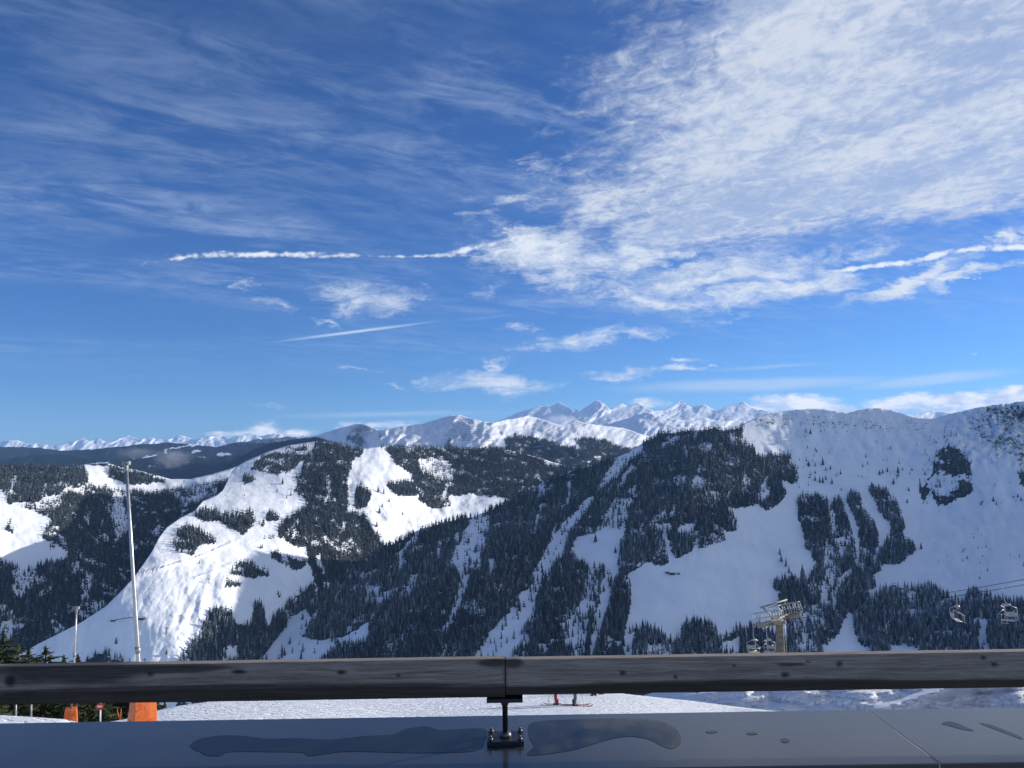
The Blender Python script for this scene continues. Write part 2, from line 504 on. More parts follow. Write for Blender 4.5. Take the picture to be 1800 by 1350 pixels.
# --- blue wooded hills on the left
SK_BLUE = [(-300, 792), (-50, 788), (0, 786), (40, 786), (90, 790), (140, 792), (185, 787), (225, 784), (262, 780), (300, 778), (335, 781), (380, 786), (430, 775), (470, 770), (520, 768), (600, 772), (660, 780)]


def blue_wood(x, y, z, px, py):
    n = fbm(px * .012, py * .04, 5, 21)
    n2 = fbm(px * .08, py * .12, 4, 23)
    s = .9 - .55 * sstep(n, .16, .40) - .35 * sstep(788 - py, 0, 12) * sstep(px, 260, 420)
    wx = px + 14 * n2; wy = py + 7 * n2
    for ln, w_, a_ in (([(225, 812), (262, 803), (276, 800)], 1.6, .8), ([(288, 795), (300, 789), (345, 782)], 1.5, .8), ([(384, 799), (398, 797), (410, 803)], 2.6, .9), ([(90, 806), (130, 806)], 1.1, .7),
                       ([(245, 818), (275, 806)], 1.1, .8), ([(335, 795), (352, 792)], 1.5, .7), ([(15, 800), (25, 808)], 2.0, .4)):
        s = s - a_ * np.exp(-(polydist(wx, wy, ln) / w_) ** 2)
    return s


sheet('wooded_hills', M_FARSNOW, cols(-300, 660, 2.5), SK_BLUE, [(-300, 880), (660, 880)], 60,
      [(-200, 788, 10500), (200, 786, 10500), (560, 768, 9800), (-200, 880, 6200), (200, 880, 6200), (560, 880, 6000), (150, 820, 8800), (350, 815, 8600)],
      relief=lambda x, y, z, px, py: 0.035 * fbm(px * .016 + py * .01, py * .02, 5, 31, .5, True), jag=7, jag_s=.03,
      attrs={'wood': blue_wood}, label='distant blue wooded hills below the white range at the left')
def blue_wood2(x, y, z, px, py):
    n = fbm(px * .014, py * .05, 5, 27)
    return .95 - .5 * sstep(n, .20, .42)


sheet('lower_wooded_hills', M_FARSNOW, cols(-300, 600, 2.5), [(-300, 806), (-60, 812), (0, 808), (60, 800), (110, 798), (160, 803), (210, 808), (250, 806), (290, 798), (330, 800), (370, 806), (420, 798), (470, 792), (540, 800), (600, 810)], [(-300, 900), (600, 900)], 40,
      [(-200, 808, 7600), (100, 798, 7600), (300, 798, 7200), (540, 800, 7000), (-200, 900, 4700), (200, 900, 4700), (560, 900, 4700)],
      relief=lambda x, y, z, px, py: 0.03 * fbm(px * .02 + py * .012, py * .025, 5, 33, .5, True), jag=3, jag_s=.05,
      attrs={'wood': blue_wood2}, label='lower row of distant blue wooded hills at the left')

# --- middle snow mountain (avalanche fences, plateau)
SK_MID = [(330, 850), (345, 842), (380, 826), (410, 812), (440, 793), (470, 780), (500, 775), (540, 768), (562, 764), (590, 754), (610, 749), (632, 744), (648, 748), (664, 756), (690, 753),
          (715, 748), (742, 745), (768, 737), (790, 731), (806, 729), (826, 735), (848, 741), (868, 743), (884, 738), (905, 735), (928, 730), (950, 736), (972, 744), (990, 748), (1012, 738), (1030, 744), (1060, 748),
          (1095, 752), (1130, 764), (1180, 775), (1300, 790)]


def mid_wood(x, y, z, px, py):
    a = 0.0 * px
    a = np.maximum(a, inpoly(px, py, [(300, 870), (345, 838), (440, 790), (480, 774), (560, 768), (585, 778), (560, 800), (440, 860)]) * .8)
    return a


def mid_rock(x, y, z, px, py):
    n = fbm(px * .03, py * .05, 5, 41)
    r = .15 + .3 * sstep(n, -.1, .3)
    cl = inpoly(px, py, [(555, 775), (580, 757), (632, 746), (668, 758), (675, 785), (640, 790), (560, 785)])
    r = r + cl * .35 * sstep(fbm(px * .05 + py * .03, py * .02, 4, 45), -.2, .2)
    cr = inpoly(px, py, [(715, 790), (740, 768), (790, 765), (860, 760), (880, 790)])
    r = r + cr * .28 * sstep(fbm(px * .04, py * .03, 4, 46), -.1, .25)
    return r


def mid_relief(x, y, z, px, py):
    g = 0.042 * fbm(px * .017 + py * .014, py * .022, 6, 51, .55, True)
    g = g + .012 * fbm(px * .05, py * .06, 4, 55)
    return g


sheet('snow_mountain', M_SNOW, cols(320, 1310, 2.0), SK_MID, [(320, 900), (1310, 850)], 80,
      [(330, 850, 6200), (560, 764, 6300), (632, 744, 6200), (806, 729, 6000), (930, 730, 6400), (1100, 752, 6400), (1300, 790, 6400), (560, 800, 5300), (700, 795, 5000),
       (850, 795, 4900), (930, 765, 5500), (1000, 800, 4900), (1100, 790, 5300), (700, 860, 4500), (1000, 850, 4600), (400, 860, 5600), (1290, 850, 5300), (860, 750, 5500), (750, 760, 5600)],
      relief=mid_relief, jag=2.0, jag_s=.06, attrs={'wood': mid_wood, 'rock': mid_rock},
      label='sunlit snow mountain with avalanche barriers in the middle distance')

# --- back-left wooded hillside
SK_E = [(-300, 815), (0, 822), (60, 820), (120, 821), (148, 816), (170, 814), (193, 815), (215, 822), (240, 826), (270, 834), (300, 842), (335, 842), (370, 834), (400, 825), (440, 812), (500, 812), (600, 830)]
M_FOREST_FLOOR = M_SNOW_SMOOTH


def e_relief(x, y, z, px, py):
    return 0.02 * fbm(x * .0022 + y * .001, y * .0016, 5, 61, .55, True) + .012 * fbm(x * .009, y * .009, 5, 62, .6)


sheet('wooded_hillside', M_SNOW_SMOOTH, cols(-260, 600, 2.5), SK_E, [(-260, 1330), (600, 1330)], 150,
      [(-200, 818, 2700), (0, 818, 2850), (150, 815, 2950), (230, 826, 3000), (290, 838, 3080), (400, 825, 3250), (520, 812, 3500), (-100, 860, 2250), (0, 860, 2350), (60, 900, 2260), (110, 900, 2350), (0, 960, 2040), (60, 985, 2060), (110, 960, 2180), (200, 850, 2900),
       (200, 950, 2480), (100, 1050, 1930), (300, 900, 2800), (0, 1140, 1710), (150, 1100, 1900), (250, 1010, 2350), (390, 860, 3000), (-200, 960, 1850), (-200, 1140, 1600), (400, 1000, 2620), (0, 1240, 1500), (300, 1150, 1950), (500, 1240, 2000)],
      relief=e_relief, jag=1.5, label='dark wooded hillside with snow meadows at the far left')

# --- ski hill with the sunlit piste
SK_A = [(-120, 1235), (0, 1168), (67, 1132), (110, 1110), (143, 1094), (187, 1065), (210, 1042), (230, 1021), (243, 1004), (267, 970), (280, 944), (293, 927), (317, 910), (343, 897), (350, 888), (357, 880), (380, 871),
        (392, 861), (400, 845), (408, 828), (420, 818), (433, 810), (473, 793), (507, 783), (540, 778), (560, 775), (600, 781), (620, 789), (637, 789), (667, 784), (720, 786), (767, 786), (833, 788), (877, 787), (910, 795), (943, 803), (970, 812), (1010, 822), (1060, 828), (1150, 840)]
ROAD = [(228, 1012), (262, 1003), (300, 992), (345, 978), (385, 962), (418, 947)]
CUT2 = [(345, 1013), (380, 1000), (405, 990)]


def a_relief(x, y, z, px, py):
    g = 0.016 * fbm(x * .0035 + y * .001, y * .0022, 5, 71, .5, True)
    g = g + .0060 * fbm(x * .012 + y * .004, y * .008, 5, 72, .6)
    # gullies running down the fall line of the sunny slope
    gl = sstep(px, 250, 330) * sstep(560 - px, 0, 60) * sstep(py, 960, 1000)
    g = g + gl * .006 * fbm((px * .9 + py * .35) * .03, (py) * .012, 4, 73, .5, True) + gl * .005 * fbm(px * .03, py * .04, 4, 74)
    k1 = inpoly(px, py, [(610, 790), (730, 790), (870, 870), (690, 950), (610, 860)])
    g = g + k1 * .013 * fbm((px - py * .5) * .03, (py + px * .3) * .035, 4, 75, .55, True)
    for ln, aa in ((ROAD, .0045), (CUT2, .003)):
        d = polydist(px, py, ln)
        sgn = np.sign(py - np.interp(px, [q[0] for q in ln], [q[1] for q in ln]))
        g = g - aa * np.exp(-(d / 4.0) ** 2) * (sgn > 0) * 1.0 + aa * .4 * np.exp(-(d / 3) ** 2) * (sgn <= 0)
    return g


sheet('ski_hill', M_SNOW, cols(-120, 1150, 2.4), SK_A, [(-120, 1330), (300, 1330), (1150, 1260)], 180,
      [(60, 1140, 1640), (187, 1065, 1680), (230, 1021, 1740), (293, 927, 2000), (343, 897, 2150), (400, 850, 2480), (399, 832, 2600), (433, 810, 2720), (507, 783, 2950), (560, 775, 3050), (640, 789, 3150), (770, 786, 3600), (877, 787, 3750),
       (943, 803, 3700), (1060, 828, 3700), (200, 1160, 1620), (350, 1160, 1680), (455, 1160, 1800), (300, 1010, 1790), (380, 1060, 1780), (400, 950, 2040), (500, 1010, 2040), (420, 890, 2260), (500, 890, 2370), (480, 830, 2640),
       (560, 950, 2300), (600, 870, 2570), (670, 945, 2500), (700, 860, 2800), (640, 830, 2800), (800, 880, 3050), (870, 860, 3250), (760, 830, 3280), (650, 1040, 2300), (700, 1160, 2150), (-60, 1220, 1560), (1050, 900, 3250), (1000, 1160, 2400)],
      relief=a_relief, jag=1.0, label='sunlit white ski hill with dark spruce woods left of centre')

# --- right mountain: wooded spur and the shaded snow slopes
SK_B = [(380, 1240), (430, 1190), (455, 1172), (462, 1140), (478, 1108), (500, 1090), (540, 1060), (570, 1040), (610, 1008), (640, 985), (670, 966), (700, 953), (733, 932), (760, 925), (800, 914), (833, 908), (855, 900), (873, 892), (905, 874), (960, 846),
        (1000, 828), (1050, 815), (1070, 809), (1105, 796), (1130, 778), (1160, 764), (1200, 758), (1240, 755), (1285, 757), (1300, 752), (1312, 742), (1330, 734), (1345, 729), (1360, 726), (1390, 722), (1420, 718), (1445, 719), (1470, 723), (1490, 725), (1510, 721), (1528, 718), (1545, 717), (1560, 719),
        (1580, 725), (1600, 730), (1622, 735), (1640, 736), (1656, 731), (1680, 725), (1700, 721), (1720, 716), (1745, 712), (1775, 709), (1800, 705), (1850, 690), (1950, 640), (2080, 575), (2250, 520), (2450, 490), (2700, 480), (3000, 500), (3400, 560)]  # crest past the right edge is unseen, raised to cast shade on the slopes


def b_relief(x, y, z, px, py):
    g = 0.018 * fbm(x * .0026 + y * .0008, y * .0016, 5, 81, .5, True) * sstep(1500 - px, 0, 500)
    g = g + .012 * fbm(x * .0022, y * .0016, 5, 82, .45)
    g = g + .0030 * fbm(x * .014, y * .008, 5, 83, .6)
    g = g + .012 * fbm(px * .022 - py * .01, py * .03, 5, 87, .6, True) * sstep(px, 1290, 1380) * sstep(850 - py, 0, 70)
    # avalanche runnels on the big meadow and the bowl on the right
    m1 = sstep(px, 1120, 1220) * sstep(1440 - px, 0, 60) * sstep(py, 880, 940)
    wx = 60 * fbm(px * .008, py * .010, 3, 88)
    g = g + m1 * .0055 * fbm((px - (py - 900) * .42 + wx) * .022, py * .006, 4, 84, .6, True) + m1 * .004 * fbm(px * .012, py * .016, 4, 89)
    m2 = sstep(px, 1580, 1640)
    g = g + m2 * .006 * fbm((px - (py - 900) * .35 + wx * 1.5) * .014, py * .007, 4, 85, .6, True) + m2 * .007 * fbm(px * .012, py * .016, 4, 90)
    rk = sstep(px, 1640, 1740) * sstep(840 - py, 0, 60)
    g = g + rk * .036 * fbm(px * .03 + py * .03, py * .04 - px * .02, 5, 86, .6, True)
    return g


def b_rock(x, y, z, px, py):
    r = 0.0 * px
    n = fbm(px * .03, py * .05, 4, 91)
    for poly, s in (([(1330, 732), (1420, 720), (1640, 738), (1640, 765), (1480, 755), (1380, 752), (1300, 760)], .64),
                    ([(1690, 740), (1740, 712), (1830, 700), (1830, 800), (1760, 790), (1700, 770)], .78),
                    ([(1490, 825), (1560, 815), (1560, 845), (1500, 848)], .5),
                    ([(1610, 760), (1640, 745), (1660, 745), (1630, 778)], .5),
                    ([(1715, 775), (1830, 770), (1830, 830), (1740, 810)], .60),
                    ([(1400, 830), (1425, 828), (1422, 850), (1400, 848)], .36),
                    ([(1320, 890), (1370, 885), (1350, 910), (1320, 905)], .36)):
        n3 = fbm(px * .012 - py * .01, py * .02, 4, 97)
        r = np.maximum(r, softpoly(px + n * 16, py + n * 12, poly, 18) * s * (.72 + 1.1 * n3))
    return r


cols_b = np.concatenate([cols(380, 1840, 2.7), cols(1860, 3400, 25)])
sheet('mountain_spur', M_SNOW_SMOOTH, cols_b, SK_B, [(380, 1300), (1800, 1300), (3400, 1100)], 185,
      [(455, 1170, 1780), (540, 1060, 1980), (670, 960, 2180), (760, 920, 2260), (870, 892, 2340), (1000, 828, 2480), (1130, 778, 2560), (1240, 755, 2540), (1310, 744, 2620), (1420, 718, 2760), (1540, 717, 2750), (1640, 737, 2680),
       (1720, 716, 2600), (1800, 706, 2540), (2080, 575, 2620), (2450, 490, 2560), (3000, 500, 2200), (3400, 560, 1900),
       (560, 1165, 1720), (700, 1165, 1600), (900, 1165, 1520), (1100, 1165, 1500), (1300, 1165, 1560), (1500, 1165, 1600), (1650, 1165, 1560), (1800, 1165, 1500),
       (700, 1050, 1860), (900, 1000, 1920), (1050, 950, 2020), (1200, 950, 1980), (1200, 850, 2240), (1300, 1000, 1920), (1400, 900, 2250), (1500, 900, 2260), (1500, 800, 2510), (1650, 880, 2300), (1650, 800, 2440), (1700, 1000, 1920), (1800, 900, 2150), (1760, 1060, 1720),
       (2200, 900, 2000), (2600, 900, 1750), (3200, 900, 1450), (700, 1300, 1380), (1200, 1300, 1280), (1800, 1300, 1250), (2600, 1200, 1200)],
      relief=b_relief, jag=3.0, attrs={'rock': b_rock}, back_slope=.5,
      label='shaded mountain spur with spruce forest and blue snowfields at the right')

# ------------------------------------------------------------------ forests
def tree_mat(name):
    mt, t, b = new_mat(name, 0.75, 0.15)
    pos = t.node('ShaderNodeNewGeometry').outputs['Position']
    n = t.noise(pos, 0.9, 2, 0.6)
    tint = t.attr('tint')
    dark = t.mix(tint, rgb(.008, .018, .024), rgb(.030, .047, .046))
    fr = t.m('MULTIPLY', t.attr('frost'), t.m('ADD', 0.3, t.m('MULTIPLY', n, 1.4)))
    t.put(b.inputs['Base Color'], t.mix(t.m('MINIMUM', fr, 0.9), dark, rgb(.80, .84, .88)))
    return mt


M_TREE = tree_mat('spruce_needles')


def tree_arrays(base, h, frost, tiers, sides, rs, trunk=False):
    """Jagged tiered cones. base (n,3), h (n,), frost (n,) -> verts, tris, attributes"""
    n = len(h)
    rad = h * rs.uniform(.105, .21, n)
    tint = np.clip(rs.normal(.42, .34, n), 0, 1.1)
    sway = rs.normal(0, .02, (n, 2)) * h[:, None]
    V_, T_, FR, TI = [], [], [], []
    off = 0
    for i in range(tiers):
        f = i / (tiers - 1)
        zb = h * (0.05 + 0.80 * f ** 0.92)
        zt = h * np.minimum(1.0, 0.05 + 0.80 * f ** .92 + 0.30 * (1 - .45 * f)) if i < tiers - 1 else h * 1.0
        r = rad * (1.0 - f) ** 0.85 + rad * 0.10
        th = rs.uniform(0, 6.28, n)[:, None] + np.arange(sides)[None, :] * (2 * np.pi / sides) + rs.uniform(-.2, .2, (n, sides))
        rr = r[:, None] * np.where(np.arange(sides)[None, :] % 2 == 0, rs.uniform(.85, 1.25, (n, sides)), rs.uniform(.45, .8, (n, sides)))
        zz = zb[:, None] - h[:, None] * .03 * rs.uniform(0, 1.6, (n, sides))
        ring = np.stack([base[:, None, 0] + rr * np.cos(th), base[:, None, 1] + rr * np.sin(th), base[:, None, 2] + zz], -1)
        apex = np.stack([base[:, 0], base[:, 1], base[:, 2] + zt], -1)[:, None, :]
        V_.append(np.concatenate([ring, apex], 1))                       # n, sides+1, 3
        fr = np.concatenate([np.repeat(frost[:, None], sides, 1) * rs.uniform(.3, 1.7, (n, sides)), frost[:, None] * .35], 1)
        FR.append(fr); TI.append(np.repeat(tint[:, None], sides + 1, 1) * rs.uniform(.6, 1.3, (n, sides + 1)))
        a = np.arange(sides); b_ = (a + 1) % sides
        tri = np.stack([a, b_, np.full(sides, sides)], -1)
        T_.append((off, tri))
        off += sides + 1
    Vv = np.concatenate(V_, 1); per = Vv.shape[1]
    tri = np.concatenate([o_ + t_ for o_, t_ in T_], 0)
    faces = (np.arange(n)[:, None, None] * per + tri[None]).reshape(-1, 3)
    return Vv.reshape(-1, 3), faces, np.concatenate(FR, 1).ravel(), np.concatenate(TI, 1).ravel()


ALL = []      # [layer, base xyz, height, frost, px, py, zone]


DENS = 2.0


def forest(layer, zones, clear=(), seed=1, gap=0.0):
    """zones: (polygon, trees per 100 m2, hmin, hmax, frost, zone name); clear: (polygon, keep fraction)"""
    L = LAYERS[layer]
    P_, PX, PY = L['P'], L['PX'], L['PY']
    rs = np.random.default_rng(seed)
    c00 = P_[:-1, :-1]; e1 = P_[:-1, 1:] - c00; e2 = P_[1:, :-1] - c00
    area = np.linalg.norm(np.cross(e1, e2), axis=-1)
    cx = (PX[:-1, :-1] + PX[1:, 1:]) / 2; cy = (PY[:-1, :-1] + PY[1:, 1:]) / 2
    Yd = c00[..., 1]
    jx = cx + 11 * fbm(cx * .05, cy * .05, 4, seed + 5, .65); jy = cy + 10 * fbm(cx * .05, cy * .05, 4, seed + 9, .65)
    clump = .45 + 1.1 * sstep(fbm(c00[..., 0] * .016, c00[..., 1] * .016, 4, seed + 31, .6), -.28, .28)
    floor = np.zeros(PX.shape)
    for poly, dens, h0, h1, frost, zone in zones:
        hp = (h0 + h1) / 2 * F_PX / Yd
        m = inpoly(jx, jy - .75 * hp, poly) & inpoly(jx, jy - .05 * hp, poly)
        d = m * dens / 100.0 * (DENS if dens > .3 else 1.0)
        for cpoly, keep in clear:
            q = inpoly(jx, jy - .45 * hp, cpoly)
            d = np.where(q, d * keep, d)
        if dens > .3:
            d = d * clump
        if gap and dens > .5:
            g = fbm(cx * .05 + cy * .02, cy * .016, 4, seed + 20) + .10 * fbm(cx * .2, cy * .08, 2, seed + 22)
            d = d * (1 - .9 * sstep(g, gap, gap + .12))
        if dens > .3:
            fl = sstep(d / (dens / 100.0 * DENS), .30, .8) * .68
            floor[:-1, :-1] = np.maximum(floor[:-1, :-1], fl)
        cnt = rs.poisson(np.clip(d * area, 0, 50))
        ii, jj = np.nonzero(cnt)
        rep = cnt[ii, jj]
        ii = np.repeat(ii, rep); jj = np.repeat(jj, rep)
        n = len(ii)
        if not n:
            continue
        a = rs.random(n)[:, None]; b_ = rs.random(n)[:, None]
        pos = c00[ii, jj] + e1[ii, jj] * a + e2[ii, jj] * b_
        hv = fbm(pos[:, 0] * .012, pos[:, 1] * .012, 3, seed + 40)
        h = h0 + (h1 - h0) * np.clip(rs.beta(1.6, 1.8, n) * 1.15 + hv * .9 - .08, -.15, 1.3)
        small = rs.random(n) < .12
        h = np.where(small, h * .6, h)
        fr = frost * np.clip(rs.lognormal(-.25, .75, n), .05, 4.0) * (1 + 1.2 * fbm(pos[:, 0] * .004, pos[:, 1] * .004, 3, seed + 50))
        pxs = cx[ii, jj]; pys = cy[ii, jj]
        kp = pys - h / pos[:, 1] * F_PX < 1190
        tipy = pys - h / pos[:, 1] * F_PX - 8
        for front in {'ski_hill': (SK_B,), 'wooded_hillside': (SK_A,), 'snow_mountain': (SK_A, SK_B)}.get(layer, ()):
            lim = np.interp(pxs, [q_[0] for q_ in front], [q_[1] for q_ in front], left=9999, right=9999)
            kp &= tipy < lim
        ALL.append((layer, pos[kp], h[kp], fr[kp], pxs[kp], pys[kp], zone, dens))
    at_ = L['o'].data.attributes['wood'].data
    cur = np.zeros(len(at_), np.float32); at_.foreach_get('value', cur)
    n_ = floor.size
    cur[:n_] = np.maximum(cur[:n_], floor.ravel())
    at_.foreach_set('value', cur)


def lone(layer, pts, frost, zone):
    """single trees: (px, py of the foot, height in photo pixels)"""
    L = LAYERS[layer]
    P_, PX, PY = L['P'], L['PX'], L['PY']
    pos, hh, pxs, pys = [], [], [], []
    for px, py, hp in pts:
        j = int(np.argmin(np.abs(PX[0] - px)))
        i = int(np.argmin(np.abs(PY[:, j] - py)))
        p = P_[i, j]
        pos.append(p); hh.append(hp * p[1] / F_PX); pxs.append(px); pys.append(py)
    ALL.append((layer, np.array(pos), np.array(hh), np.full(len(hh), frost), np.array(pxs), np.array(pys), zone, 0.0))


# spur forest outline and its clearings (as seen in the photograph)
SPUR = [(455, 1240), (455, 1150), (463, 1118), (480, 1090), (500, 1072), (540, 1040), (570, 1018), (610, 988), (640, 964), (670, 945), (700, 932), (733, 910), (760, 903), (800, 893), (833, 886), (873, 872), (905, 853), (960, 826),
        (1000, 808), (1050, 796), (1070, 790), (1105, 776), (1130, 758), (1160, 746), (1200, 742), (1240, 739), (1285, 741), (1296, 742), (1308, 742), (1312, 772), (1336, 797), (1345, 798), (1356, 789), (1372, 795), (1389, 792), (1397, 815),
        (1404, 847), (1392, 850), (1375, 840), (1385, 866), (1374, 880), (1360, 888), (1350, 895), (1335, 887), (1320, 888), (1298, 891), (1280, 893), (1276, 915), (1274, 951), (1246, 957), (1228, 963), (1205, 974), (1189, 983),
        (1180, 981), (1178, 990), (1165, 993), (1139, 987), (1125, 996), (1108, 1005), (1096, 1012), (1107, 1018), (1110, 1040), (1105, 1085), (1100, 1120), (1104, 1240)]
NB = dict(dense=1.25)
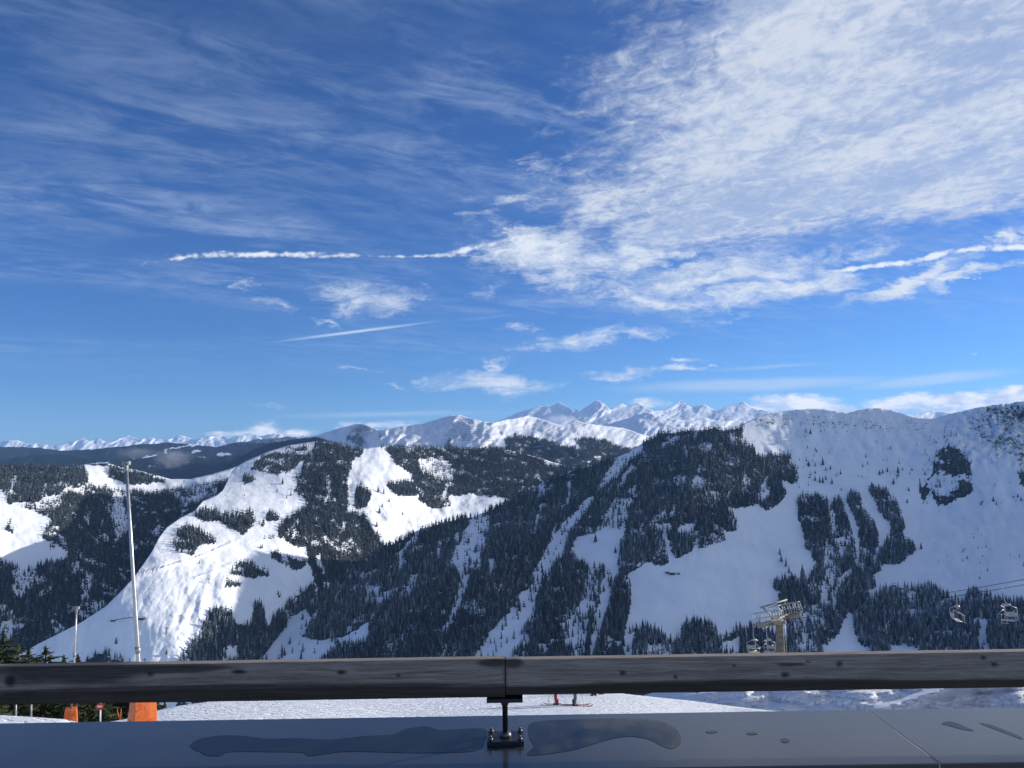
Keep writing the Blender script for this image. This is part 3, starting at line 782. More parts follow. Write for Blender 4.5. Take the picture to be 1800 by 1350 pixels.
forest('mountain_spur', [
    (SPUR, 1.6, 14, 24, .12, 'spur'),
    ([(1274, 898), (1284, 893), (1300, 912), (1298, 932), (1278, 934)], 1.0, 17, 24, .2, 'spur'),
    # right centre wood
    ([(1400, 871), (1411, 862), (1438, 864), (1456, 871), (1473, 871), (1484, 884), (1489, 902), (1498, 931), (1504, 953), (1506, 1010), (1500, 1060), (1470, 1120), (1430, 1180), (1392, 1150), (1385, 1110), (1372, 1060), (1364, 1033), (1362, 1013), (1375, 1010),
      (1391, 1008), (1407, 1018), (1420, 1011), (1433, 989), (1427, 973), (1415, 951), (1413, 933), (1404, 913)], 1.6, 14, 24, .18, 'bowl wood'),
    ([(1496, 855), (1504, 853), (1513, 864), (1522, 887), (1533, 907), (1542, 927), (1543, 955), (1533, 990), (1540, 1030), (1510, 1070), (1504, 1010), (1511, 960), (1509, 925), (1498, 893), (1490, 880)], 1.6, 14, 24, .18, 'bowl wood'),
    ([(1529, 849), (1544, 849), (1564, 856), (1578, 873), (1584, 898), (1590, 916), (1587, 936), (1596, 940), (1606, 952), (1606, 974), (1594, 976), (1592, 986), (1582, 990), (1556, 990), (1548, 1002), (1534, 1012), (1524, 1028), (1520, 1050), (1500, 1080), (1490, 1060), (1520, 1010), (1535, 990),
      (1548, 960), (1566, 938), (1566, 920), (1556, 909), (1544, 893), (1533, 871)], 1.6, 14, 24, .18, 'bowl wood'),
    # lower right wood
    ([(1522, 1048), (1534, 1038), (1558, 1026), (1572, 1020), (1584, 1024), (1606, 1020), (1624, 1020), (1650, 1028), (1664, 1034), (1674, 1044), (1682, 1046), (1693, 1052), (1700, 1038), (1718, 1026), (1728, 1034), (1744, 1042), (1770, 1044), (1784, 1046), (1840, 1048), (1900, 1060), (1900, 1240), (1640, 1240), (1630, 1150), (1590, 1133),
      (1566, 1132), (1560, 1190), (1530, 1180), (1530, 1140), (1508, 1126), (1490, 1090), (1506, 1070)], 1.55, 15, 25, .25, 'lower right wood'),
    ([(1100, 1091), (1124, 1089), (1149, 1093), (1162, 1100), (1178, 1107), (1186, 1116), (1198, 1107), (1198, 1087), (1220, 1078), (1244, 1084), (1260, 1098), (1266, 1111), (1282, 1100), (1296, 1096), (1310, 1096), (1322, 1087), (1346, 1096), (1400, 1110), (1400, 1240), (1100, 1240)], 1.2, 15, 24, .22, 'meadow foot wood'),
    # clump on the right ridge
    ([(1638, 800), (1650, 782), (1668, 776), (1690, 780), (1704, 800), (1712, 830), (1710, 868), (1692, 872), (1668, 886), (1646, 888), (1640, 860), (1622, 885), (1618, 860), (1616, 820)], .42, 13, 22, .16, 'ridge clump'),
    ([(1640, 780), (1655, 740), (1670, 732), (1690, 760), (1700, 790)], .22, 9, 15, .2, 'ridge clump'),
    ([(1788, 822), (1840, 820), (1840, 856), (1796, 850)], .8, 12, 20, .2, 'ridge clump'),
    # sparse trees on the open slopes
    ([(1312, 735), (1420, 715), (1640, 738), (1660, 800), (1610, 860), (1500, 850), (1400, 860), (1380, 800), (1320, 780)], .028, 8, 17, .15, 'open slope'),
    ([(1370, 800), (1470, 790), (1480, 840), (1420, 850), (1400, 830)], .06, 14, 22, .15, 'open slope'),
    ([(1600, 850), (1800, 780), (1840, 1000), (1640, 1000)], .010, 7, 14, .15, 'open slope'),
    ([(1720, 800), (1800, 800), (1800, 900), (1720, 880)], .035, 6, 13, .15, 'open slope'),
    ([(1500, 715), (1640, 735), (1640, 765), (1480, 760)], .29, 2.5, 6.5, .15, 'open slope'),
    ([(1320, 728), (1420, 712), (1420, 770), (1340, 770)], .26, 3, 8, .15, 'open slope'),
    ([(1700, 950), (1800, 920), (1800, 1030), (1720, 1020)], .03, 4, 8, .15, 'open slope'),
], clear=[
    ([(1004, 968), (1004, 952), (1014, 940), (1042, 930), (1069, 924), (1096, 922), (1097, 936), (1090, 952), (1089, 980), (1086, 1015), (1064, 995), (1030, 988)], 0.0),
    ([(1040, 985), (1060, 990), (1050, 1040), (1038, 1090), (1020, 1180), (998, 1180), (1015, 1080), (1030, 1020)], .25),
    ([(1066, 990), (1084, 1005), (1072, 1060), (1052, 1110), (1038, 1180), (1028, 1180), (1044, 1090)], .08),
    ([(1103, 782), (1131, 768), (1128, 790), (1111, 802), (1086, 832), (1062, 852), (1050, 860), (1060, 836), (1080, 808)], .05),
    ([(1111, 812), (1118, 818), (1104, 832), (1094, 852), (1086, 850), (1097, 828)], .08),
    ([(1042, 864), (1048, 872), (1012, 915), (998, 945), (988, 972), (968, 997), (952, 1022), (942, 1047), (932, 1082), (908, 1122), (893, 1180), (828, 1180), (835, 1145), (858, 1110), (888, 1075), (912, 1045), (932, 1025), (936, 1000), (953, 975), (973, 935), (998, 905)], .10),
    ([(890, 1090), (935, 1060), (960, 1090), (930, 1140), (900, 1180), (860, 1180)], .40),
    ([(833, 890), (858, 890), (858, 940), (845, 990), (825, 1015), (808, 1065), (788, 1104), (776, 1104), (798, 1060), (811, 1010), (793, 992), (788, 985), (811, 950), (821, 925)], .14),
    ([(740, 925), (734, 950), (714, 965), (702, 990), (692, 972), (714, 950)], .10),
    ([(645, 1030), (667, 1020), (667, 1055), (640, 1058)], .25), ([(668, 1035), (690, 1030), (686, 1050), (668, 1060)], .3),
    ([(453, 1145), (462, 1105), (474, 1092), (540, 1065), (549, 1083), (530, 1112), (560, 1118), (605, 1112), (652, 1086), (649, 1110), (622, 1132), (590, 1130), (556, 1168), (453, 1168)], .045),
    ([(1080, 868), (1112, 870), (1108, 892), (1099, 925), (1058, 926), (1066, 902)], .25),
    ([(1158, 786), (1165, 773), (1190, 760), (1200, 763), (1180, 775)], .08),
    ([(1202, 775), (1208, 775), (1208, 800), (1203, 800)], .0),
    ([(1215, 838), (1242, 838), (1240, 858), (1220, 856)], .25), ([(1250, 856), (1268, 862), (1268, 878), (1250, 868)], .2),
    ([(1180, 880), (1190, 882), (1188, 900), (1180, 898)], .05), ([(1193, 915), (1222, 915), (1220, 930), (1196, 930)], .05), ([(1141, 914), (1182, 918), (1182, 930), (1160, 930)], .05),
    ([(1163, 925), (1174, 932), (1180, 955), (1188, 975), (1185, 988), (1176, 982), (1168, 955)], .05),
    ([(1335, 845), (1352, 850), (1350, 880), (1338, 876)], .2), ([(1310, 826), (1322, 836), (1318, 850), (1308, 842)], .2),
    ([(1284, 752), (1296, 756), (1292, 778), (1282, 776)], .15), ([(1240, 775), (1250, 775), (1250, 790), (1241, 790)], .1),
    ([(1218, 752), (1226, 752), (1226, 764), (1218, 764)], .1),
    ([(950, 880), (958, 878), (940, 930), (932, 950)], .15), ([(1000, 840), (1006, 845), (1002, 880), (996, 880)], .1),
    ([(862, 975), (870, 975), (866, 1005), (858, 1008)], .1), ([(720, 1005), (735, 1000), (730, 1030), (720, 1040)], .2),
    ([(548, 1035), (556, 1035), (552, 1060), (546, 1062)], .2), ([(770, 950), (778, 945), (772, 985), (766, 990)], .15),
    ([(800, 935), (808, 930), (804, 965), (796, 970)], .15),
    ([(1450, 940), (1492, 940), (1490, 965), (1475, 990), (1468, 1020), (1455, 1060), (1444, 1030), (1450, 1000)], .30),
    ([(1474, 1012), (1500, 990), (1502, 996), (1478, 1022)], .05), ([(1458, 868), (1462, 868), (1470, 930), (1464, 950)], .1),
    ([(1718, 1160), (1740, 1160), (1738, 1100), (1732, 1080), (1720, 1078)], .04),
    ([(1718, 1078), (1722, 1078), (1726, 1110), (1720, 1110)], .1), ([(1738, 1085), (1750, 1075), (1744, 1100)], .1),
    ([(1270, 1122), (1300, 1112), (1302, 1140), (1270, 1145)], .04), ([(1140, 1125), (1185, 1125), (1180, 1160), (1138, 1160)], .3), ([(1100, 1100), (1112, 1095), (1112, 1160), (1100, 1160)], .3),
    ([(1630, 850), (1650, 815), (1672, 826), (1690, 850), (1655, 862)], .42), ([(1610, 800), (1640, 790), (1640, 830), (1622, 850)], .25),
    ([(1395, 1080), (1440, 1050), (1460, 1020), (1448, 1100), (1420, 1150), (1395, 1160)], .4),
    ([(1500, 1078), (1486, 1092), (1460, 1120), (1440, 1145), (1440, 1180), (1530, 1180), (1530, 1138), (1508, 1124)], .035),
], seed=3, gap=.20)
lone('mountain_spur', [(1047, 953, 17), (1083, 972, 13)], .15, 'pair meadow')
lone('mountain_spur', [(1370, 975, 13), (1374, 987, 14), (1382, 997, 17), (1386, 1008, 15)], .18, 'row meadow')
lone('mountain_spur', [(1411, 1022, 34), (1414, 1030, 28)], .2, 'tall meadow')
lone('mountain_spur', [(1619, 966, 13)], .15, 'lone bowl')
lone('mountain_spur', [(1322, 798, 11), (1342, 808, 9), (1419, 788, 6), (1416, 760, 9), (1424, 762, 11), (1430, 748, 7), (1432, 790, 6), (1435, 793, 6), (1422, 818, 11), (1434, 820, 9), (1446, 818, 16), (1433, 831, 7), (1453, 828, 8), (1460, 824, 9),
                       (1441, 847, 13), (1446, 850, 12), (1434, 846, 11), (1464, 851, 12), (1451, 842, 10), (1479, 861, 6), (1522, 805, 9), (1524, 815, 7), (1518, 822, 8), (1564, 790, 7), (1578, 832, 13), (1570, 850, 12), (1580, 838, 9), (1587, 826, 7),
                       (1602, 828, 6), (1547, 835, 10), (1553, 832, 9), (1560, 828, 10), (1598, 863, 8), (1596, 884, 9), (1747, 881, 10), (1752, 887, 8), (1724, 886, 8), (1728, 884, 6), (1782, 874, 6), (1790, 874, 8), (1796, 881, 9), (1694, 966, 5), (1691, 971, 6),
                       (1699, 982, 7), (1692, 987, 6), (1718, 963, 5), (1728, 978, 5), (1735, 1004, 7), (1722, 1017, 6), (1665, 976, 4), (1710, 946, 4), (1711, 941, 4)], .15, 'dotted slope')

forest('ski_hill', [
    ([(437, 818), (450, 803), (470, 793), (507, 778), (540, 778), (545, 800), (525, 815), (505, 830), (465, 832)], .38, 13, 20, .12, 'crest wood'),
    ([(537, 800), (560, 770), (600, 774), (640, 782), (632, 800), (617, 813), (613, 850), (613, 893), (640, 895), (647, 907), (660, 927), (673, 947), (680, 960), (720, 940), (760, 1000), (700, 1200), (440, 1200), (455, 1165), (465, 1100), (500, 1080), (530, 1052), (560, 1035), (552, 1017), (550, 1005), (543, 987),
      (540, 960), (520, 958), (502, 950), (487, 940), (490, 918), (505, 903), (525, 895), (540, 882), (530, 873), (515, 858), (522, 838)], 1.5, 13, 22, .07, 'valley wood'),
    ([(623, 850), (634, 846), (650, 856), (655, 872), (650, 888), (640, 894), (622, 894)], 1.0, 15, 22, .1, 'valley wood'),
    ([(668, 776), (720, 775), (767, 774), (877, 772), (943, 790), (1000, 808), (1060, 820), (1060, 900), (905, 880), (873, 872), (838, 868), (792, 870), (790, 890), (760, 893), (737, 880), (737, 868), (700, 872), (682, 860), (683, 842), (727, 838), (702, 817), (676, 797)], 1.1, 13, 23, .07, 'plateau wood'),
    ([(340, 903), (345, 893), (375, 890), (400, 895), (412, 892), (440, 891), (450, 903), (447, 925), (428, 941), (412, 932), (388, 914), (360, 916)], 1.1, 14, 22, .08, 'clump'),
    ([(303, 950), (316, 922), (327, 916), (350, 922), (377, 936), (381, 954), (350, 958), (334, 974), (312, 971)], 1.2, 14, 22, .08, 'clump'),
    ([(466, 895), (477, 889), (497, 903), (492, 913), (470, 915)], 1.1, 13, 20, .08, 'clump'),
    ([(456, 912), (467, 906), (469, 922), (458, 925)], 1.0, 12, 18, .08, 'clump'),
    ([(425, 832), (446, 826), (449, 842), (430, 851)], 1.0, 11, 17, .08, 'clump'),
    ([(462, 937), (483, 935), (484, 949), (463, 948)], 1.0, 11, 17, .08, 'clump'),
    ([(400, 1002), (419, 978), (430, 980), (460, 990), (476, 1000), (474, 1013), (430, 1014), (405, 1008)], .8, 13, 20, .08, 'clump'),
    ([(392, 1026), (400, 1012), (424, 1016), (424, 1030), (396, 1030)], .8, 10, 16, .08, 'clump'),
    ([(476, 968), (484, 960), (500, 966), (541, 978), (545, 992), (520, 1002), (500, 992), (480, 980)], .8, 12, 19, .08, 'clump'),
    ([(481, 1040), (488, 1032), (500, 1044), (496, 1050), (482, 1050)], 1.0, 11, 17, .08, 'clump'),
    ([(311, 1240), (311, 1160), (316, 1137), (337, 1124), (352, 1110), (358, 1090), (368, 1066), (385, 1060), (408, 1061), (412, 1080), (440, 1085), (448, 1052), (463, 1050), (470, 1090), (490, 1065), (520, 1037), (552, 1018), (562, 1035), (540, 1060), (500, 1090), (470, 1130), (456, 1168), (456, 1240)], .95, 15, 25, .13, 'foot wood'),
    ([(148, 1240), (150, 1150), (166, 1142), (176, 1136), (207, 1147), (228, 1153), (232, 1240)], .9, 14, 22, .1, 'foot wood'),
    ([(336, 1112), (340, 1100), (347, 1100), (349, 1112)], 1.5, 12, 18, .1, 'clump'),
], clear=[
    ([(733, 802), (760, 800), (797, 812), (796, 838), (765, 838), (740, 820)], .25), ([(612, 835), (619, 835), (619, 895), (612, 895)], .05),
    ([(640, 782), (668, 776), (690, 800), (650, 800)], .0), ([(395, 1130), (420, 1125), (420, 1150), (390, 1165)], .15),
    ([(575, 840), (581, 840), (580, 870), (574, 870)], .1), ([(600, 915), (608, 910), (608, 925), (598, 928)], .2), ([(958, 800), (990, 800), (990, 815), (958, 815)], .05),
    ([(555, 970), (566, 965), (562, 990), (553, 990)], .15),
    ([(540, 1090), (560, 1080), (570, 1120), (540, 1130)], .2),
], seed=23, gap=.22)
lone('ski_hill', [(204, 1131, 14)], .05, 'lone piste')
lone('ski_hill', [(350, 991, 7), (498, 850, 12), (487, 866, 8), (429, 872, 6), (503, 875, 8), (511, 870, 10), (456, 921, 7), (462, 962, 9), (458, 965, 9), (449, 843, 6), (373, 1162, 12), (363, 1163, 8), (390, 1160, 7), (293, 1150, 9),
                  (667, 903, 12), (708, 904, 9), (671, 892, 8), (663, 927, 12), (675, 868, 10), (665, 866, 12), (683, 882, 9), (317, 1092, 4), (320, 1083, 4), (345, 1061, 3)], .05, 'lit slope')

forest('wooded_hillside', [
    ([(-260, 812), (0, 811), (60, 809), (125, 810), (148, 812), (156, 832), (158, 846), (150, 853), (115, 862), (60, 882), (37, 880), (18, 884), (0, 860), (-260, 860)], 1.3, 14, 22, .08, 'hilltop wood'),
    ([(192, 812), (215, 810), (240, 816), (270, 828), (292, 838), (300, 846), (270, 849), (227, 851), (204, 842), (192, 836)], 1.0, 14, 22, .08, 'hilltop wood'),
    ([(18, 884), (40, 880), (60, 882), (115, 862), (150, 853), (160, 848), (198, 856), (235, 858), (270, 860), (333, 850), (400, 838), (420, 850), (410, 880), (300, 960), (250, 1030), (210, 1080), (80, 1160), (60, 1240), (-260, 1240), (-260, 970), (0, 970), (17, 988), (50, 993), (97, 978), (120, 968), (100, 955), (73, 943), (77, 927), (93, 912), (60, 896)], 1.45, 13, 22, .08, 'left wood'),
    ([(10, 914), (20, 908), (28, 928), (24, 934), (10, 932)], 1.2, 13, 20, .08, 'clump'), ([(82, 970), (88, 950), (98, 948), (102, 966), (94, 974)], 1.0, 14, 20, .08, 'clump'),
], clear=[
    ([(57, 888), (72, 872), (107, 866), (107, 880), (85, 892)], .30), ([(113, 852), (150, 850), (150, 863), (113, 866)], .1),
    ([(200, 858), (216, 862), (219, 882), (226, 927), (203, 950), (197, 890)], .18),
    ([(22, 1000), (64, 996), (68, 1015), (36, 1045), (24, 1030)], .28), ([(143, 1012), (166, 1008), (156, 1050), (143, 1050)], .3),
    ([(30, 965), (60, 1000), (30, 1005)], .4), ([(300, 860), (385, 843), (380, 868), (320, 885)], .45),
    ([(150, 900), (158, 895), (156, 920), (148, 920)], .25), ([(125, 985), (140, 980), (138, 1000), (125, 1005)], .3), ([(0, 1090), (26, 1080), (20, 1120), (0, 1120)], .3),
], seed=43, gap=.24)
forest('wooded_hillside', [([(0, 830), (100, 850), (140, 990), (0, 1000)], .012, 7, 12, .05, 'left meadow')], seed=47)

forest('snow_mountain', [
    ([(640, 795), (900, 785), (1100, 785), (1300, 780), (1300, 850), (640, 850)], .8, 11, 19, .06, 'far wood'),
    ([(885, 770), (905, 762), (940, 764), (958, 771), (978, 775), (1004, 784), (1024, 796), (960, 812), (890, 792)], .85, 11, 19, .05, 'far wood'),
    ([(1004, 770), (1040, 765), (1075, 774), (1097, 783), (1070, 800), (1040, 800), (1015, 782)], .85, 11, 19, .05, 'far wood'),
    ([(870, 745), (930, 740), (1000, 750), (1090, 760), (1110, 775), (980, 775), (880, 765)], .012, 6, 12, .1, 'far scatter'),
    ([(335, 850), (345, 838), (440, 788), (480, 774), (560, 767), (585, 778), (560, 800), (430, 862)], .25, 12, 20, .03, 'far wood'),
], seed=53)

# choose the 300 trees that show largest; the rest is the forest as one mass
big = []
for L_, pos, h, fr, px, py, zone, dens in ALL:
    hp = h / pos[:, 1] * F_PX
    vis = (py < 1172) & (px > 0) & (px < 1800) & ((py - hp) < 1150 - (px - 900) * .016)
    sc = hp * (1.0 + .7 * (dens < .1) + .25 * (zone == 'clump')) * vis
    sc = np.where((dens == 0.0) & vis & (hp > 2), 100 + hp, sc)
    big.append(sc)
flat = np.concatenate(big)
thr = np.sort(flat)[-300]
print('trees', len(flat), 'thr', thr)
parts = []
solo = []
for (L_, pos, h, fr, px, py, zone, dens), sc in zip(ALL, big):
    k_ = sc < thr
    keep = k_ & (h > .5)
    parts.append((pos[keep] - np.array([0, 0, .6]), h[keep], fr[keep]))
    for i in np.nonzero(~k_)[0]:
        solo.append((Vector(pos[i]), float(h[i]), float(fr[i]), float(px[i]), float(py[i]), zone))
fpos = np.concatenate([p[0] for p in parts]); fh = np.concatenate([p[1] for p in parts]); ffr = np.concatenate([p[2] for p in parts])
near_ = fh / fpos[:, 1] * F_PX > 12.5
A1 = tree_arrays(fpos[near_], fh[near_], ffr[near_], 5, 6, np.random.default_rng(77))
A2 = tree_arrays(fpos[~near_], fh[~near_], ffr[~near_], 3, 5, np.random.default_rng(78))
v_ = np.concatenate([A1[0], A2[0]]); f_ = np.concatenate([A1[1], A2[1] + len(A1[0])])
fr_ = np.concatenate([A1[2], A2[2]]); ti_ = np.concatenate([A1[3], A2[3]])
fo = link(bpy.data.objects.new('forest', mesh_np('forest', v_, f_, M_TREE, False, {'frost': fr_, 'tint': ti_})))
tag(fo, 'dark spruce forest covering the mountain sides', 'forest', None, 'stuff')
tree_meshes = {}
for fk in (0.1, 0.25):
    for s_ in range(5):
        rs = np.random.default_rng(200 + s_)
        tv, tf, tfr, tti = tree_arrays(np.zeros((1, 3)), np.array([1.0]), np.array([fk]), 8, 9, rs)
        tree_meshes[(fk, s_)] = mesh_np('spruce_tree', tv, tf, M_TREE, False, {'frost': tfr, 'tint': tti})


# the 300 trees that show largest, each its own object
ZONES = {
    'spur': ('frosted spruce in the dense wood on the shaded spur above the rail', 'spruces of the wooded spur'),
    'bowl wood': ('blue-grey spruce in the wood between the big meadow and the right bowl', 'spruces beside the big meadow'),
    'lower right wood': ('frosted spruce in the wood under the lift ropes at lower right', 'spruces under the lift ropes'),
    'meadow foot wood': ('frosted spruce in the row at the foot of the big shaded meadow', 'spruces at the meadow foot'),
    'ridge clump': ('spruce of the isolated clump on the right-hand snow ridge', 'spruces on the snow ridge'),
    'open slope': ('small lone spruce dotted on the open shaded snow slope at right', 'lone spruces on the shaded slope'),
    'dotted slope': ('small single spruce standing apart on the open snow slope at right', 'single spruces on the shaded slope'),
    'row meadow': ('spruce of the short slanting row on the right edge of the big meadow', 'slanting row of spruces'),
    'valley wood': ('dark spruce in the valley wood between the sunlit piste and the spur', 'spruces of the valley wood'),
    'plateau wood': ('small spruce in the wood on the plateau behind the sunlit piste', 'spruces of the plateau'),
    'crest wood': ('small spruce in the loose wood on the crest of the sunlit ski hill', 'spruces of the hill crest'),
    'clump': ('spruce of a small dark clump on a sunlit white slope', 'spruces in clumps on sunlit snow'),
    'foot wood': ('dark spruce at the shaded foot of the sunlit ski hill', 'spruces at the ski hill foot'),
    'lit slope': ('single small spruce standing on the sunlit ski hill', 'single spruces on the ski hill'),
    'hilltop wood': ('small spruce in the dark wood on the far left hilltop', 'spruces of the left hilltop'),
    'left wood': ('dark spruce in the shaded wood on the far left hillside', 'spruces of the left hillside'),
    'left meadow': ('small spruce standing on the snow meadow at far left', 'spruces on the left meadow'),
    'far wood': ('tiny far spruce below the sunlit snow mountain', 'far spruces'), 'far scatter': ('tiny far spruce on the sunlit plateau', 'far spruces on the plateau'),
}
SINGLE = {(1047, 953): 'slim dark spruce alone in the middle of the small square snow meadow',
          (1083, 972): 'shorter spruce alone near the right edge of the small square snow meadow',
          (1411, 1022): 'tall slender spruce at the right edge of the big shaded meadow',
          (1414, 1030): 'second tall spruce just below the slender one at the meadow edge',
          (1619, 966): 'broad lone spruce on the snow just right of the bowl wood',
          (204, 1131): 'lone cone-shaped spruce on the shaded lower piste left of the tall snow lance'}
NEAR_WHAT = [(1330, 790, 'at the upper edge of the spur wood'), (1440, 760, 'high under the rounded snow ridge'), (1440, 840, 'just above the bowl wood'), (1545, 735, 'under the dip of the ridge'),
             (1540, 815, 'in the middle of the snow bowl'), (1590, 870, 'beside the clump on the snow ridge'), (1750, 880, 'below the rocky end of the ridge'), (1700, 985, 'low in the wide snow bowl'), (1780, 800, 'on the rocky end of the ridge')]
CLUMPS = [(390, 910, 'the longest dark clump high on the sunlit ski hill'), (345, 945, 'the round dark clump near the crest edge of the sunlit ski hill'), (480, 900, 'the small clump beside the valley wood'), (437, 840, 'the highest small clump on the piste'),
          (470, 945, 'the tiny clump above the road end'), (440, 1000, 'the clump in the middle of the lower sunlit slope'), (405, 1022, 'the thin row below the middle clump'), (510, 980, 'the loose clump at the edge of the valley wood'), (490, 1042, 'the few trees above the shaded valley'),
          (18, 922, 'the clump on the far left snow meadow'), (90, 960, 'the pair at the corner of the far left meadow'), (343, 1107, 'the pair beside the foot wood')]
for p_, h_, fr__, px_, py_, zone in solo:
    o = link(bpy.data.objects.new('spruce_tree', tree_meshes[(0.1 if fr__ < .17 else .25, random.randrange(5))]))
    o.location = p_ - Vector((0, 0, .5))
    o.scale = (h_ * random.uniform(.9, 1.1), h_ * random.uniform(.9, 1.1), h_)
    o.rotation_euler = (0, 0, random.uniform(0, 6.28))
    key = (round(px_), round(py_))
    if zone in ('open slope', 'dotted slope'):
        w_ = min(NEAR_WHAT, key=lambda q_: (q_[0] - px_) ** 2 + (q_[1] - py_) ** 2)[2]
        tag(o, 'small single spruce on open shaded snow ' + w_, 'tree', 'single spruces ' + w_)
    elif zone == 'clump':
        w_ = min(CLUMPS, key=lambda q_: (q_[0] - px_) ** 2 + (q_[1] - py_) ** 2)[2]
        tag(o, 'spruce of ' + w_, 'tree', 'spruces of ' + w_)
    elif key in SINGLE:
        tag(o, SINGLE[key], 'tree', 'spruce trees')
    else:
        tag(o, ZONES[zone][0], 'tree', ZONES[zone][1])

# ------------------------------------------------------------------ small mesh helpers
class MB:
    def __init__(s):
        s.v = []; s.f = []; s.sm = []

    def add(s, vs, fs, smooth=False):
        o = len(s.v)
        s.v += [tuple(v) for v in vs]
        s.f += [tuple(o + i for i in f) for f in fs]
        s.sm += [smooth] * len(fs)
        return s

    def box(s, c, size, M=None):
        c = Vector(c)
        vs = [Vector((x * size[0] / 2, y * size[1] / 2, z * size[2] / 2)) for x in (-1, 1) for y in (-1, 1) for z in (-1, 1)]
        if M is not None:
            vs = [M @ v for v in vs]
        vs = [v + c for v in vs]
        return s.add(vs, [(0, 1, 3, 2), (4, 6, 7, 5), (0, 4, 5, 1), (2, 3, 7, 6), (0, 2, 6, 4), (1, 5, 7, 3)])

    def tube(s, pts, r, n=8, cap=True):
        pts = [Vector(p) for p in pts]
        rs_ = r if isinstance(r, (list, tuple)) else [r] * len(pts)
        rings = []
        prev = None
        for i, p in enumerate(pts):
            d = (pts[min(i + 1, len(pts) - 1)] - pts[max(i - 1, 0)]).normalized()
            if prev is None:
                a = d.orthogonal().normalized()
            else:
                a = (prev - d * prev.dot(d)).normalized()
            prev = a
            b = d.cross(a)
            rings.append([p + (a * math.cos(t) + b * math.sin(t)) * rs_[i] for t in [k_ * 2 * math.pi / n for k_ in range(n)]])
        vs = [q for rg in rings for q in rg]
        fs = []
        for i in range(len(pts) - 1):
            for k_ in range(n):
                fs.append((i * n + k_, i * n + (k_ + 1) % n, (i + 1) * n + (k_ + 1) % n, (i + 1) * n + k_))
        s.add(vs, fs, True)
        if cap:
            s.add(rings[0], [tuple(range(n))[::-1]]); s.add(rings[-1], [tuple(range(n))])
        return s

    def ball(s, c, r, n=12, m=8, M=None):
        c = Vector(c); r = Vector(r) if isinstance(r, (tuple, list)) else Vector((r, r, r))
        vs = []
        for i in range(m + 1):
            t = math.pi * i / m
            for k_ in range(n):
                p = 2 * math.pi * k_ / n
                v = Vector((r.x * math.sin(t) * math.cos(p), r.y * math.sin(t) * math.sin(p), r.z * math.cos(t)))
                vs.append((M @ v if M is not None else v) + c)
        fs = [(i * n + k_, i * n + (k_ + 1) % n, (i + 1) * n + (k_ + 1) % n, (i + 1) * n + k_) for i in range(m) for k_ in range(n)]
        return s.add(vs, fs, True)

    def prism(s, poly, axis_pts):
        """poly: list of 2D offsets evaluated by axis_pts(t)->callable giving 3D; simple two-end prism"""
        a, b = axis_pts
        n = len(poly)
        vs = [a(p) for p in poly] + [b(p) for p in poly]
        fs = [(i, (i + 1) % n, n + (i + 1) % n, n + i) for i in range(n)] + [tuple(range(n))[::-1], tuple(range(n, 2 * n))]
        return s.add(vs, fs)

    def mesh(s, name, mat):
        me = bpy.data.meshes.new(name)
        me.from_pydata(s.v, [], s.f)
        me.polygons.foreach_set('use_smooth', s.sm)
        bm_ = bmesh.new(); bm_.from_mesh(me); bmesh.ops.remove_doubles(bm_, verts=bm_.verts, dist=1e-5); bmesh.ops.recalc_face_normals(bm_, faces=bm_.faces); bm_.to_mesh(me); bm_.free()
        me.materials.append(mat)
        return me

    def build(s, name, mat, parent=None, bevel=0.0, seg=2):
        o = link(bpy.data.objects.new(name, s.mesh(name, mat)), parent)
        if bevel:
            md = o.modifiers.new('bevel', 'BEVEL'); md.width = bevel; md.segments = seg; md.limit_method = 'ANGLE'; md.angle_limit = R(30)
        return o


def empty(name, loc, label, cat, group=None):
    o = link(bpy.data.objects.new(name, None))
    o.location = loc
    o.empty_display_size = .2
    return tag(o, label, cat, group)


def simple_mat(name, col, rough=.5, metal=0.0, spec=.4, var=.25, scale=6.0, bump=0.0):
    mt, t, b = new_mat(name, rough, spec)
    b.inputs['Metallic'].default_value = metal
    tc = t.node('ShaderNodeTexCoord').outputs['Object']
    n = t.noise(tc, scale, 5, .6)
    t.put(b.inputs['Base Color'], t.mix(t.ss(n, .3, .7), rgb(*[c_ * (1 - var) for c_ in col]), rgb(*[min(1, c_ * (1 + var)) for c_ in col])))
    t.put(b.inputs['Roughness'], t.m('ADD', rough - .1, t.m('MULTIPLY', n, .2)))
    if bump:
        t.put(b.inputs['Normal'], t.bump(n, bump, .02))
    return mt


def on_sheet(name, px, py):
    L = LAYERS[name]
    j = int(np.argmin(np.abs(L['PX'][0] - px)))
    i = int(np.argmin(np.abs(L['PY'][:, j] - py)))
    return Vector(L['P'][i, j])


# ------------------------------------------------------------------ ground: valley floor, near piste, snow bank
mv = MB(); mv.add([(-34000, -3000, -780), (34000, -3000, -780), (34000, 31000, -780), (-34000, 31000, -780)], [(0, 1, 2, 3)])
tag(mv.build('valley_floor', M_SNOW), 'snow covered valley floor far below', None, None, 'structure')

